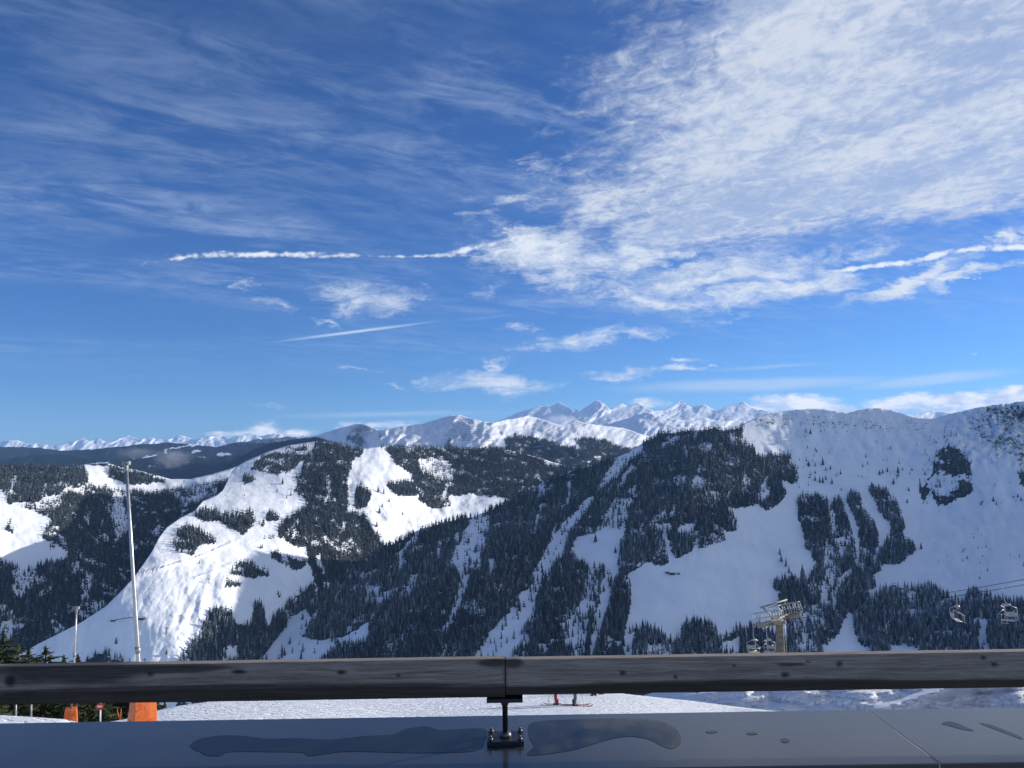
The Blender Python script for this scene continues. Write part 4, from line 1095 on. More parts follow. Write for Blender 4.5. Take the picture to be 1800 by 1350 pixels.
mt, t, b = new_mat('piste_snow', .6, .25)
pos = t.node('ShaderNodeNewGeometry').outputs['Position']
n1 = t.noise(pos, .8, 6, .65); n2 = t.noise(pos, 7.0, 5, .65)
trk = t.node('ShaderNodeTexWave', {'Vector': t.mapping(pos, rot=(0, 0, R(68)), scale=(1, 1, 0)), 'Scale': .5, 'Distortion': 9.0, 'Detail': 4.0, 'Detail Scale': 1.2})
trk2 = t.node('ShaderNodeTexWave', {'Vector': t.mapping(pos, rot=(0, 0, R(100)), scale=(1, 1, 0)), 'Scale': .33, 'Distortion': 12.0, 'Detail': 4.0, 'Detail Scale': 1.0})
t.put(b.inputs['Base Color'], t.mix(n1, rgb(.84, .86, .89), rgb(.92, .93, .94)))
hh_ = t.m('ADD', t.m('MULTIPLY', n2, .5), t.m('MULTIPLY', n1, 1.0))
hh_ = t.m('SUBTRACT', hh_, t.m('MULTIPLY', t.ss(trk.outputs['Fac'], .78, .98), .7))
hh_ = t.m('SUBTRACT', hh_, t.m('MULTIPLY', t.ss(trk2.outputs['Fac'], .85, .99), .6))
t.put(b.inputs['Normal'], t.bump(hh_, .9, .16))
M_PISTE = mt


def piste_relief(x, y, z, px, py):
    e = .006 * fbm(x * .16 + y * .05, y * .10, 4, 101) + .0028 * fbm(x * .9, y * .5, 4, 102) + .0016 * fbm(x * 3.0, y * 1.6, 3, 103)
    tr = 0
    for (x0, y0, dx, dy, a) in ((-6, 38, .9, .43, .004), (2, 40, .85, .52, .0035), (-2, 46, .95, .3, .004), (6, 44, .6, .8, .003), (-12, 40, .7, .7, .003), (0, 36, .97, .24, .0035), (9, 48, .9, -.42, .003)):
        d = (x - x0) * dy - (y - y0) * dx + 1.2 * np.sin(((x - x0) * dx + (y - y0) * dy) * .25)
        tr = tr + a * (np.exp(-((d - .3) / .16) ** 2) + np.exp(-((d + .3) / .16) ** 2))
    return e + tr * sstep(y, 24, 30)


sheet('ski_slope', M_PISTE, np.concatenate([cols(-900, -100, 20), cols(-90, 1420, 2.6), cols(1430, 2300, 20)]),
      [(-900, 1252), (-300, 1252), (0, 1257), (52, 1260), (111, 1264), (150, 1272), (168, 1275), (190, 1269), (226, 1263), (275, 1249), (311, 1241), (450, 1222), (700, 1212), (950, 1212), (1050, 1217), (1092, 1219), (1158, 1226), (1217, 1232), (1300, 1243), (1345, 1248), (1500, 1263), (1800, 1290), (2300, 1320)],
      [(-900, 2300), (2300, 2300)], 130,
      [(-300, 1252, 36), (0, 1257, 36), (111, 1264, 36), (168, 1275, 37), (275, 1249, 43), (450, 1222, 52), (700, 1212, 58), (950, 1212, 60), (1158, 1226, 57), (1345, 1248, 52), (1800, 1290, 44), (2300, 1320, 40),
       (-300, 1420, 19), (450, 1420, 19), (1000, 1420, 19), (1800, 1420, 20), (-900, 2300, 7.5), (700, 2300, 7.5), (2300, 2300, 7.5), (-900, 1252, 34), (-100, 1300, 29), (700, 1300, 34), (1300, 1300, 38)],
      relief=piste_relief, back=(.1, .4, 1.0, 3.0, 8.0), back_slope=.52, jag=.7, jag_s=.2, power=.38, label='trampled sunlit ski slope in front of the terrace')


def bank_relief(x, y, z, px, py):
    g = .050 * fbm(px * .008 + py * .012, py * .035, 5, 111, .5, True) + .004 * fbm(x * .25, y * .25, 4, 112)
    # wind-drifted ridges: (start, end) with a sharp lee edge
    for (x1, y1, x2, y2, a) in ((1535, 1250, 1690, 1202, .060), (1690, 1202, 1800, 1204, .03), (1190, 1226, 1320, 1208, .05), (1300, 1234, 1345, 1222, .03)):
        t_ = np.clip((px - x1) / (x2 - x1), -.2, 1.2)
        d = py - (y1 + (y2 - y1) * t_)
        m_ = sstep(t_, -.15, .1) * sstep(1.2 - t_, 0, .3)
        g = g - a * m_ * np.where(d < 0, np.exp(-(d / 5.0) ** 2), np.exp(-(d / 22.0) ** 2))
    return g


sheet('snow_bank', M_PISTE, np.concatenate([cols(1050, 1900, 3), cols(1920, 2600, 25)]),
      [(1050, 1236), (1120, 1226), (1180, 1208), (1230, 1200), (1300, 1196), (1400, 1188), (1600, 1180), (1800, 1174), (2600, 1150)], [(1050, 1360), (2600, 1360)], 120,
      [(1050, 1236, 130), (1180, 1208, 102), (1300, 1196, 89), (1400, 1188, 82), (1600, 1180, 78), (1800, 1174, 75), (2600, 1150, 44), (1050, 1360, 95), (1300, 1340, 70), (1500, 1340, 64), (1800, 1340, 58), (2600, 1340, 36)],
      relief=bank_relief, back=(.1, .4, 1.0, 3.0, 8.0), back_slope=.5, jag=2, jag_s=.03, label='smooth shaded snow bank behind the piste at right')

# ------------------------------------------------------------------ terrace: floor, parapet, wooden rail
H_SILL = -float(uv_of(890, 1300)[1]) * 2.2
zs = -H_SILL
y_far = H_SILL / -float(uv_of(900, 1257)[1])
y_near = H_SILL / -float(uv_of(900, 1354)[1])
seam_x = float(uv_of(1523, 1246)[0]) * y_far

mt, t, b = new_mat('anthracite_panel', .3, .5)
tc = t.node('ShaderNodeTexCoord').outputs['Object']
n1 = t.noise(t.mapping(tc, scale=(1.0, 2.5, 1)), 3.0, 6, .65, .6)
n2 = t.noise(tc, 60, 3, .6)
pc = t.mix(t.ss(n1, .3, .75), rgb(.024, .027, .032), rgb(.043, .046, .052))
n3 = t.noise(t.mapping(tc, scale=(1.0, 1.6, 1)), 34.0, 4, .7)
n4 = t.noise(t.mapping(tc, rot=(0, 0, .4), scale=(3, 160, 1)), 1.0, 2, .5)
n5 = t.noise(tc, 2.2, 3, .5)
pc = t.mix(t.m('MULTIPLY', t.ss(n3, .66, .74), .35), pc, rgb(.20, .21, .22))
pc = t.mix(t.m('MULTIPLY', t.m('MULTIPLY', t.ss(n4, .70, .78), t.ss(n5, .5, .65)), .25), pc, rgb(.20, .21, .22))
t.put(b.inputs['Base Color'], pc)
t.put(b.inputs['Roughness'], t.m('ADD', .42, t.m('MULTIPLY', t.ss(n1, .35, .7), .10)))
t.put(b.inputs['Normal'], t.bump(t.m('ADD', n2, t.m('MULTIPLY', n1, 1.5)), .06, .004))
b.inputs['Coat Weight'].default_value = .75
b.inputs['Coat Roughness'].default_value = .13
M_PANEL = mt
M_WALL = simple_mat('rendered_wall', (.22, .22, .22), .8, scale=20, bump=.2)
M_JOINT = simple_mat('joint_sealant', (.42, .44, .46), .5)
mf = MB(); mf.box((0, -3.5, -1.75), (14, 10.9, .2))  # unseen floor, made large and pale to bounce light onto the rail
tag(mf.build('terrace_floor', simple_mat('terrace_boards', (.34, .31, .27), .7)), 'terrace floor behind the parapet', None, None, 'structure')
par = empty('parapet', (0, (y_near + y_far) / 2, -1.65), 'dark grey parapet with wide panelled top under the wooden rail', 'parapet')
wl_ = MB(); wl_.box((0, (y_near + y_far) / 2, (zs - .03 - 11.5) / 2), (13, (y_far - y_near) - .10, 11.5 + zs - .03 + .0))
o = wl_.build('wall', M_WALL); o.parent = par; o.matrix_parent_inverse = par.matrix_basis.inverted()


def kid(o, parent):
    o.parent = parent
    o.matrix_parent_inverse = parent.matrix_basis.inverted()
    return o


px0 = -6.4
xs_ = [px0, seam_x - 2.98, seam_x, seam_x + 2.98, 7.6]
for a_, b_ in zip(xs_[:-1], xs_[1:]):
    q = MB(); q.box(((a_ + b_) / 2, (y_near + y_far) / 2, zs - .015), (b_ - a_ - .004, y_far - y_near, .03))
    kid(q.build('cap_panel', M_PANEL, None, .0025), par)
for a_ in xs_[1:-1]:
    q = MB(); q.box((a_, (y_near + y_far) / 2, zs - .008), (.0036, y_far - y_near - .002, .0150))
    kid(q.build('joint_strip', M_JOINT), par)
for k_, yy in enumerate((y_near + .004, y_far - .004)):
    q = MB(); q.box((.6, yy, zs - .105), (14, .006, .149))
    kid(q.build('drip_edge', M_PANEL), par)


# puddles of melt water lying on the panels
mw, t, b = new_mat('melt_water', .03, .5)
b.inputs['Base Color'].default_value = rgb(.019, .023, .029)
b.inputs['IOR'].default_value = 1.33
tc = t.node('ShaderNodeTexCoord').outputs['Object']
t.put(b.inputs['Normal'], t.bump(t.noise(tc, 9, 2, .5), .03, .004))


def on_sill(px, py):
    u, v = (float(k_) for k_ in uv_of(px, py))
    Y = zs / v
    return Vector((u * Y, Y, zs))


def puddle(poly, label, hgt=.0007, sub=5):
    pts = [on_sill(*p) for p in poly]
    # smooth the outline
    n = len(pts); sm = []
    for i in range(n):
        p0, p1, p2, p3 = pts[i - 1], pts[i], pts[(i + 1) % n], pts[(i + 2) % n]
        for k_ in range(sub):
            tt = k_ / sub
            sm.append(.5 * ((2 * p1) + (p2 - p0) * tt + (2 * p0 - 5 * p1 + 4 * p2 - p3) * tt ** 2 + (3 * p1 - p0 - 3 * p2 + p3) * tt ** 3))
    cen = sum(sm, Vector()) / len(sm)
    bm_ = bmesh.new()
    lo = [bm_.verts.new((p.x, p.y, zs + .0003)) for p in sm]
    f = bm_.faces.new(lo)
    r_ = bmesh.ops.inset_region(bm_, faces=[f], thickness=.0022, depth=0)
    for v in f.verts:
        v.co.z = zs + hgt
    bmesh.ops.triangulate(bm_, faces=[f])
    bmesh.ops.recalc_face_normals(bm_, faces=bm_.faces)
    for fc in bm_.faces:
        if fc.normal.z < 0:
            fc.normal_flip()
        fc.smooth = True
    me = bpy.data.meshes.new('puddle'); bm_.to_mesh(me); bm_.free()
    me.materials.append(mw)
    return tag(link(bpy.data.objects.new('puddle', me)), label, 'puddle', 'melt water on the parapet')


puddle([(335, 1309), (352, 1299), (390, 1293), (430, 1294), (470, 1299), (520, 1298), (580, 1300), (640, 1294), (690, 1291), (715, 1281), (750, 1277), (775, 1283), (850, 1281), (853, 1300), (845, 1315), (820, 1322), (740, 1324), (660, 1322), (600, 1322), (545, 1329), (530, 1323), (470, 1322), (405, 1322), (385, 1329), (362, 1328), (352, 1322), (340, 1317)],
       'long dark puddle on the parapet left of the rail post')
puddle([(935, 1271), (1000, 1265), (1100, 1263), (1160, 1268), (1190, 1284), (1197, 1304), (1182, 1316), (1165, 1312), (1140, 1300), (1110, 1295), (1080, 1298), (1050, 1306), (1010, 1318), (960, 1326), (926, 1327), (938, 1312), (930, 1295)],
       'wide curved puddle on the parapet right of the rail post')
puddle([(1240, 1287), (1250, 1284), (1262, 1286), (1252, 1289)], 'small drop of water on the parapet, left one of the middle two', .001, 4)
puddle([(1312, 1289), (1322, 1287), (1332, 1290), (1320, 1292)], 'small drop of water on the parapet, right one of the middle two', .001, 4)
puddle([(1655, 1272), (1668, 1268), (1684, 1272), (1700, 1279), (1712, 1285), (1690, 1282), (1668, 1276)], 'thin streak of water on the parapet near its right end', .0007, 4)
puddle([(1722, 1271), (1738, 1273), (1760, 1281), (1790, 1293), (1798, 1300), (1770, 1290), (1740, 1279)], 'long thin streak of water at the right end of the parapet', .0007, 4)
puddle([(1372, 1300), (1382, 1298), (1388, 1303), (1378, 1306)], 'round drop of water on the parapet left of the pale seam', .001, 4)

# wooden hand rail
mt, t, b = new_mat('weathered_wood', .75, .25)
tc = t.node('ShaderNodeTexCoord').outputs['Object']
info = t.node('ShaderNodeObjectInfo').outputs['Random']
wob = t.vm('MULTIPLY', t.vm('SUBTRACT', t.noise(t.mapping(tc, scale=(2.2, 9, 9)), 1.0, 3, .5, 0, 1), (.5, .5, .5)), (0, .03, .03))
tw = t.vm('ADD', tc, wob)
g1 = t.noise(t.mapping(tw, scale=(7, 190, 190)), 1.0, 6, .75)
g2 = t.noise(t.mapping(tw, scale=(2.6, 52, 52)), 1.0, 4, .6)
g3 = t.noise(t.mapping(tc, scale=(2.3, 14, 14)), 1.0, 4, .6)
fibv = t.m('ADD', t.m('MULTIPLY', g1, .72), t.m('MULTIPLY', g2, .28))
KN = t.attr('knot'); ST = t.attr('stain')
wc = t.mix(t.ss(fibv, .34, .66), rgb(.155, .127, .104), rgb(.40, .335, .28))
wc = t.mix(t.m('MULTIPLY', t.ss(g3, .45, .75), .35), wc, rgb(.22, .172, .13))
crk = t.ss(t.noise(t.mapping(tw, scale=(1.6, 75, 75)), 1.0, 3, .55), .675, .71)
wc = t.mix(t.m('MULTIPLY', crk, .85), wc, rgb(.022, .019, .017))
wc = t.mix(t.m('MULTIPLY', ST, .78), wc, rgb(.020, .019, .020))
wc = t.mix(t.m('MULTIPLY', t.m('MAXIMUM', KN, 0.0), .95), wc, rgb(.020, .017, .015))
wc = t.mix(t.m('MULTIPLY', t.m('MAXIMUM', t.m('MULTIPLY', KN, -1.0), 0.0), 1.6), wc, rgb(.42, .36, .30))
t.put(b.inputs['Base Color'], wc)
t.put(b.inputs['Normal'], t.bump(t.m('SUBTRACT', t.m('ADD', g1, t.m('MULTIPLY', g2, .7)), t.m('ADD', t.m('MULTIPLY', KN, .8), t.m('MULTIPLY', crk, 1.2))), .65, .006))
M_WOOD = mt
Yr = 2.13


def zv(py, Y):
    return float(uv_of(890, py)[1]) * Y


def beam(name, x0, x1, bot_py, dz, knots, stains, seed, label):
    """a long squared timber; section fitted with rounded arrises; fine grid on it carries knots, wet stains and painted underside shade"""
    sec = [(Yr + .012, zv(1157.5, Yr + .012)), (Yr - .006, zv(1204, Yr - .006)), (Yr + .022, zv(bot_py, Yr + .022)), (Yr + .105, zv(bot_py - 2.5, Yr + .105)), (Yr + .100, zv(1153.0, Yr + .100))]
    # round the corners
    pr = []
    n = len(sec)
    for i in range(n):
        p0, p1, p2 = (Vector(sec[i - 1]), Vector(sec[i]), Vector(sec[(i + 1) % n]))
        r_ = .0028
        a_ = p1 + (p0 - p1).normalized() * r_; c_ = p1 + (p2 - p1).normalized() * r_
        pr += [a_, (a_ + c_) * .25 + p1 * .5, c_]
    # subdivide the front face for the attributes
    out = []
    for i in range(len(pr)):
        a_, c_ = pr[i], pr[(i + 1) % len(pr)]
        k_ = 16 if (c_ - a_).length > .05 else (5 if (c_ - a_).length > .012 else 1)
        out += [a_.lerp(c_, j / k_) for j in range(k_)]
    m_ = len(out)
    xs = np.concatenate([np.linspace(x0, x1, int((x1 - x0) / .008) + 1), (xj + np.sign(x0 + x1) * np.array([.0010, .002, .0035, .006]))])
    xs = np.unique(np.clip(xs, x0, x1)); nx = len(xs)
    rs = np.random.default_rng(seed)
    V_ = np.zeros((nx, m_, 3))
    V_[..., 0] = xs[:, None]
    V_[..., 1] = np.array([p[0] for p in out])[None]
    V_[..., 2] = np.array([p[1] for p in out])[None] + dz
    ang_ = np.arange(m_)[None, :] * .31
    nz = fbm(xs[:, None] * 1.3 + 0 * ang_, ang_ * .5 + 0 * xs[:, None], 4, seed) * .0020 + fbm(xs[:, None] * 9 + 0 * ang_, ang_ * 3 + 0 * xs[:, None], 3, seed + 1) * .0009
    cen = V_.mean(1, keepdims=True)
    dr = V_ - cen; dr[..., 0] = 0
    dr /= np.linalg.norm(dr, axis=-1, keepdims=True)
    V_ = V_ + dr * nz[..., None]
    kn = np.zeros((nx, m_)); st = np.zeros((nx, m_))
    uz = V_[..., 2] / V_[..., 1]
    for (kpx, kpy, rx, rz) in knots:
        u_, v_k = (float(q_) for q_ in uv_of(kpx, kpy))
        d = np.hypot((V_[..., 0] / V_[..., 1] - u_) / (rx / F_PX), (uz - v_k) / (rz / F_PX))
        kn = np.where(d < 3, np.maximum(kn, 0) + np.exp(-d ** 4) - .28 * np.exp(-((d - 1.75) / .40) ** 2), kn)
    for (kpx, kpy, rx, rz) in stains:
        u_, v_k = (float(q_) for q_ in uv_of(kpx, kpy))
        d = np.hypot((V_[..., 0] / V_[..., 1] - u_) / (rx / F_PX), (uz - v_k) / (rz / F_PX))
        d = d + .5 * fbm(V_[..., 0] * 5, V_[..., 2] * 40, 4, seed + 4)
        st = np.maximum(st, sstep(1.15 - d, 0, .5))
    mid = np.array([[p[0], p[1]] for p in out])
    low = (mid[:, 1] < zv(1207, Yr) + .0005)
    st = np.maximum(st, low[None, :] * (.92 + .25 * fbm(V_[..., 0] * 3, V_[..., 2] * 60, 3, seed + 6)))  # shade of the underside painted into the colour of the lower chamfer
    ends = np.minimum(np.abs(xs - xj), 1.0)
    st = np.maximum(st, np.exp(-(ends / .006) ** 2)[:, None] * .7)
    kn = np.maximum(kn, np.exp(-(ends / .0012) ** 2)[:, None])
    idx = np.arange(nx * m_).reshape(nx, m_)
    nxt = np.roll(idx, -1, 1)
    f = np.stack([idx[:-1], nxt[:-1], nxt[1:], idx[1:]], -1).reshape(-1, 4)
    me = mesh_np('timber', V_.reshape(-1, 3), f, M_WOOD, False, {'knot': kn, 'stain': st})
    bm_ = bmesh.new(); bm_.from_mesh(me); bm_.verts.ensure_lookup_table()
    bm_.faces.new([bm_.verts[i] for i in idx[0][::-1]]); bm_.faces.new([bm_.verts[i] for i in idx[-1]])
    bmesh.ops.recalc_face_normals(bm_, faces=bm_.faces)
    bm_.to_mesh(me); bm_.free()
    o = link(bpy.data.objects.new(name, me))
    o['label'] = label
    return o


xj = float(uv_of(888, 1180)[0]) * Yr
rail = empty('wooden_railing', (0, Yr + .04, zs), 'weathered grey timber rail on a steel post along the parapet', 'railing')
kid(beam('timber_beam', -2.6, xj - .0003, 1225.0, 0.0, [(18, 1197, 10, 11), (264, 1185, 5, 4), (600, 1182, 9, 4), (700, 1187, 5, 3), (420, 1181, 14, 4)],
         [(130, 1178, 150, 26), (300, 1176, 120, 8), (868, 1166, 32, 8), (420, 1210, 500, 7)], 3, 'left timber with wet staining near its left end'), rail)
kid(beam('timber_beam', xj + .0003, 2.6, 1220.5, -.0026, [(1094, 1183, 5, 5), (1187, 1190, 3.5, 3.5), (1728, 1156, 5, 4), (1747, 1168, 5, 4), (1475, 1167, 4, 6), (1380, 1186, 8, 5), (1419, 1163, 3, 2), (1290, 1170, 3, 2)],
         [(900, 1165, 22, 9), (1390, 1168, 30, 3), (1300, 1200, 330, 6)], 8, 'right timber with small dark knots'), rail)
M_STEEL = simple_mat('dark_steel', (.035, .037, .042), .42, .6, .5)
M_BOLT = simple_mat('zinc_bolts', (.13, .135, .145), .45, .8)
xp = float(uv_of(888, 1260)[0]) * 2.2
ctr = on_sill(889, 1302)
plate_z = zs + .012
zb_ = zv(1225.5, Yr + .022) - .003
q = MB(); q.box((xp, Yr + .055, zb_ - .006), (.098, .075, .010)); kid(q.build('top_plate', M_STEEL, None, .001), rail)
q = MB(); q.tube([(ctr.x, ctr.y, plate_z), (xp, Yr + .05, zb_ - .028), (xp, Yr + .05, zb_ - .011)], [.0078, .0078, .016], 12); kid(q.build('post', M_STEEL), rail)
q = MB(); q.box((ctr.x, ctr.y, zs + .006), (.100, .082, .012)); kid(q.build('base_plate', M_STEEL, None, .0012), rail)
q = MB(); q.tube([(ctr.x, ctr.y, plate_z), (ctr.x, ctr.y, plate_z + .008), (ctr.x, ctr.y, plate_z + .014)], [.017, .015, .009], 14); kid(q.build('weld_collar', M_BOLT), rail)
for sx in (-1, 1):
    for sy in (-1, 1):
        q = MB(); q.tube([(ctr.x + sx * .040, ctr.y + sy * .031, plate_z), (ctr.x + sx * .040, ctr.y + sy * .031, plate_z + .007)], .0058, 6)
        q.tube([(ctr.x + sx * .040, ctr.y + sy * .031, plate_z + .007), (ctr.x + sx * .040, ctr.y + sy * .031, plate_z + .013)], .0032, 8)
        kid(q.build('bolt', M_BOLT), rail)

# ------------------------------------------------------------------ near spruces below the terrace
mt, t, b = new_mat('near_needles', .8, .12)
pos = t.node('ShaderNodeNewGeometry').outputs['Position']
n = t.noise(pos, 2.2, 3, .6)
n2 = t.noise(pos, 14.0, 3, .6)
cc = t.mix(t.ss(n, .3, .7), rgb(.020, .030, .016), rgb(.062, .070, .030))
cc = t.mix(t.ss(n2, .70, .78), cc, rgb(.7, .73, .76))
t.put(b.inputs['Base Color'], cc)
M_NEAR = mt
M_BARK = simple_mat('spruce_bark', (.055, .042, .032), .9, scale=12)


def near_tree_mesh(seed):
    rs = random.Random(seed)
    q = MB()
    n_wh = 34
    for i in range(n_wh):
        f = i / (n_wh - 1)
        z = .07 + .90 * f
        L = (.20 * (1 - f) ** .75 + .014) * rs.uniform(.85, 1.15)
        nb = 9 if f < .7 else 6
        ph = rs.uniform(0, 6.28)
        for k_ in range(nb):
            a = ph + k_ * 6.283 / nb + rs.uniform(-.25, .25)
            l = L * rs.uniform(.65, 1.15)
            d = Vector((math.cos(a), math.sin(a), 0)); sd_ = Vector((-math.sin(a), math.cos(a), 0))
            zz = z + rs.uniform(-.015, .015)
            drop = .10 * (1 - f) + .02
            prev_w = .006
            for sgm in range(4):
                t0 = .12 + sgm * .22; t1 = t0 + .36
                w = l * (.34 - .06 * sgm) * rs.uniform(.7, 1.2)
                c0 = d * (l * t0) + Vector((0, 0, zz - drop * t0 ** 1.5 * l / .2)); c1 = d * (l * t1) + Vector((0, 0, zz - drop * t1 ** 1.5 * l / .2 + .004))
                h_ = Vector((0, 0, -w * rs.uniform(.7, 1.5)))
                q.add([c0, c0 + sd_ * w + h_ + d * w * .5, c1, c0 - sd_ * w + h_ + d * w * .5], [(0, 1, 2), (0, 2, 3)])
    q.add([(0.012, 0, .93), (-.006, .010, .93), (-.006, -.010, .93), (0, 0, 1.0)], [(0, 1, 3), (1, 2, 3), (2, 0, 3)])
    me = bpy.data.meshes.new('crown'); me.from_pydata(q.v, [], q.f); me.materials.append(M_NEAR)
    return me


crowns = [near_tree_mesh(s_) for s_ in range(5)]
tm_ = MB(); tm_.tube([(0, 0, -.05), (0, 0, .5), (0, 0, .96)], [.016, .010, .002], 7)
trunk_me = tm_.mesh('trunk', M_BARK)


def near_tree(px, tip, D, label, group=None, base=None, wid=1.0):
    c_ = on_sheet('ski_slope', px, 1250)
    u, v = (float(k_) for k_ in uv_of(px, tip))
    if base is None:
        zb = c_.z - (D - c_.y) * .52 if D > c_.y else c_.z
    else:
        zb = float(uv_of(px, base)[1]) * D
    h = v * D - zb
    r_ = empty('spruce_tree', (u * D, D, zb), label, 'tree', group)
    for nm, me in (('crown', random.choice(crowns)), ('trunk', trunk_me)):
        o = link(bpy.data.objects.new(nm, me), r_)
        o.scale = (h * wid, h * wid, h); o.rotation_euler = (0, 0, random.uniform(0, 6.28))
    return r_


near_list = [(-22, 1108, 66, 'dark spruce cut by the left edge of the photo'), (33, 1130, 66, 'dense dark spruce between the largest one and the pointed one'), (8, 1112, 62, 'largest dark green spruce at the left edge of the photo behind the rail'), (51, 1136, 70, 'pointed dark spruce above the rail, second from the left edge'),
             (81, 1133, 68, 'bushy olive green spruce above the rail left of the small lance'), (112, 1149, 78, 'short narrow spruce above the rail just left of the small lance'),
             (137, 1147, 74, 'small spruce above the rail just right of the small lance'), (64, 1152, 60, 'low broad spruce in front of the bushy olive one')]
for px, tip, D, lb in near_list:
    near_tree(px, tip, D, lb, 'near spruces below the terrace', None, 1.9)
for px, tip, D in [(-70, 1120, 64), (-35, 1130, 72), (25, 1160, 58), (35, 1176, 52), (-10, 1185, 50), (75, 1180, 53), (98, 1172, 60), (120, 1185, 54), (145, 1180, 60), (165, 1178, 66), (182, 1186, 58), (200, 1180, 64), (216, 1182, 60), (228, 1178, 68), (246, 1182, 64), (262, 1184, 66), (272, 1190, 72), (92, 1190, 56), (155, 1195, 56), (190, 1196, 70), (210, 1196, 72), (5, 1180, 56), (55, 1190, 58), (130, 1178, 70), (-50, 1165, 54), (235, 1200, 60), (174, 1200, 54)]:
    near_tree(px, tip, D, 'dark spruce whose branches show in the gap under the rail left end', 'dark spruces under the left end of the rail', None, 1.3)
near_tree(290, 1228, 48, 'small snowy spruce just right of the big orange pad under the rail', 'near spruces below the terrace', 1244)
near_tree(1230, 1180, 92, 'dark spruce under the rail at the edge of the sunlit piste, larger of two', 'spruces beyond the piste edge', 1236)
near_tree(1204, 1216, 100, 'small dark spruce left of the larger one beyond the piste edge', 'spruces beyond the piste edge', 1232, .9)

# ------------------------------------------------------------------ snow lances with orange pads
M_LANCE = simple_mat('brushed_aluminium', (.50, .49, .47), .38, .85, .5, .12)
M_GREY = simple_mat('galvanised_grey', (.30, .30, .29), .5, .5)
mt, t, b = new_mat('orange_tarp', .45, .4)
tc = t.node('ShaderNodeTexCoord').outputs['Object']
n1 = t.noise(tc, 3.0, 4, .6); n2 = t.noise(tc, 25, 3, .6)
t.put(b.inputs['Base Color'], t.mix(t.ss(n1, .3, .75), rgb(.66, .125, .022), rgb(.78, .19, .045)))
t.put(b.inputs['Normal'], t.bump(t.m('ADD', n1, t.m('MULTIPLY', n2, .15)), .5, .05))
M_ORANGE = mt


M_STRAP = simple_mat('faded_strap', (.50, .10, .03), .7)


def lance(base_px, D, foot_py, top, pole_px_at, r0_, r1_, pad, label, rot):
    bx = float(uv_of(base_px, foot_py)[0]) * D
    base = Vector((bx, D, float(uv_of(base_px, foot_py)[1]) * D))
    r_ = empty('snow_lance', base, label, 'snow gun', 'snow lances beside the piste')
    p1 = at(top[0], top[1], D); p0 = at(pole_px_at[0], pole_px_at[1], D)
    p0b = base + Vector((0, 0, .3))
    ax = (p1 - p0).normalized()
    q = MB(); q.tube([p0b, p0, p0.lerp(p1, .5), p1], [r0_, r0_, (r0_ + r1_) / 2, r1_], 12); kid(q.build('pole', M_LANCE), r_)
    q = MB(); q.tube([p0 + ax * .35, p0 + ax * .62], r0_ * 1.35, 12); kid(q.build('collar', M_GREY), r_)
    q = MB()
    q.box(p1 + Vector((0, 0, .05)), (.30, .20, .16)); q.tube([p1 + Vector((0, 0, -.28)), p1 + Vector((0, 0, -.03))], r1_ * 1.5, 10)
    for k_ in (-1, 0, 1):
        q.tube([p1 + Vector((k_ * .09, 0, .05)), p1 + Vector((k_ * .09, -.18, .08))], .03, 8)
    kid(q.build('nozzle_head', M_GREY, None, .012), r_)
    w0, w1, hp_ = pad
    M3 = Matrix.Rotation(rot, 3, 'Z')
    levels = [(0, 1.0), (.25, .97), (.5, .93), (.75, .90), (1, .86)]
    vs = []
    rs = random.Random(int(base_px))
    prof = [(-1, -1), (-.35, -1.05), (.35, -1.05), (1, -1), (1.05, 0), (1, 1), (0, 1.05), (-1, 1), (-1.05, 0)]
    for f_, s_ in levels:
        for (a_, c_) in prof:
            w = (w0 * (1 - f_) + w1 * f_) / 2
            vs.append(M3 @ Vector((a_ * w * (1 + rs.uniform(-.03, .03)), c_ * w * .9 * (1 + rs.uniform(-.03, .03)), f_ * hp_ - .15)) + base)
    n = len(prof)
    q = MB(); q.add(vs, [(i * n + k_, i * n + (k_ + 1) % n, (i + 1) * n + (k_ + 1) % n, (i + 1) * n + k_) for i in range(4) for k_ in range(n)] + [tuple(range(4 * n, 5 * n))])
    pd = kid(q.build('protective_pad', M_ORANGE, None, .03, 2), r_)
    q = MB()
    q.tube([M3 @ Vector((-.06, -w0 * .48, hp_ * .52)) + base, M3 @ Vector((0, -w0 * .52, hp_ * .47)) + base, M3 @ Vector((.06, -w0 * .48, hp_ * .52)) + base], .012, 6)
    o = q.build('strap_loop', M_GREY); o.parent = pd
    for f_ in (.30, .66):
        w = (w0 * (1 - f_) + w1 * f_) / 2 * (1 - .13 * f_) * 1.035
        q = MB(); ring = [M3 @ Vector((a_ * w, c_ * w * .9, f_ * hp_ - .15)) + base for (a_, c_) in prof]
        q.tube(ring + ring[:2], .016, 5, False)
        o = q.build('strap', M_STRAP); o.parent = pd
    return r_


lance(250, 33.5, 1281, (222, 816), (243.5, 1163), .085, .062, (1.02, .74, 1.95), 'tall silver snow lance standing in the big orange pad', R(41))
lance(124, 46.0, 1272, (134.5, 1070), (130.2, 1166), .060, .045, (.80, .66, 1.0), 'short silver snow lance with the smaller orange pad at far left', R(-62))

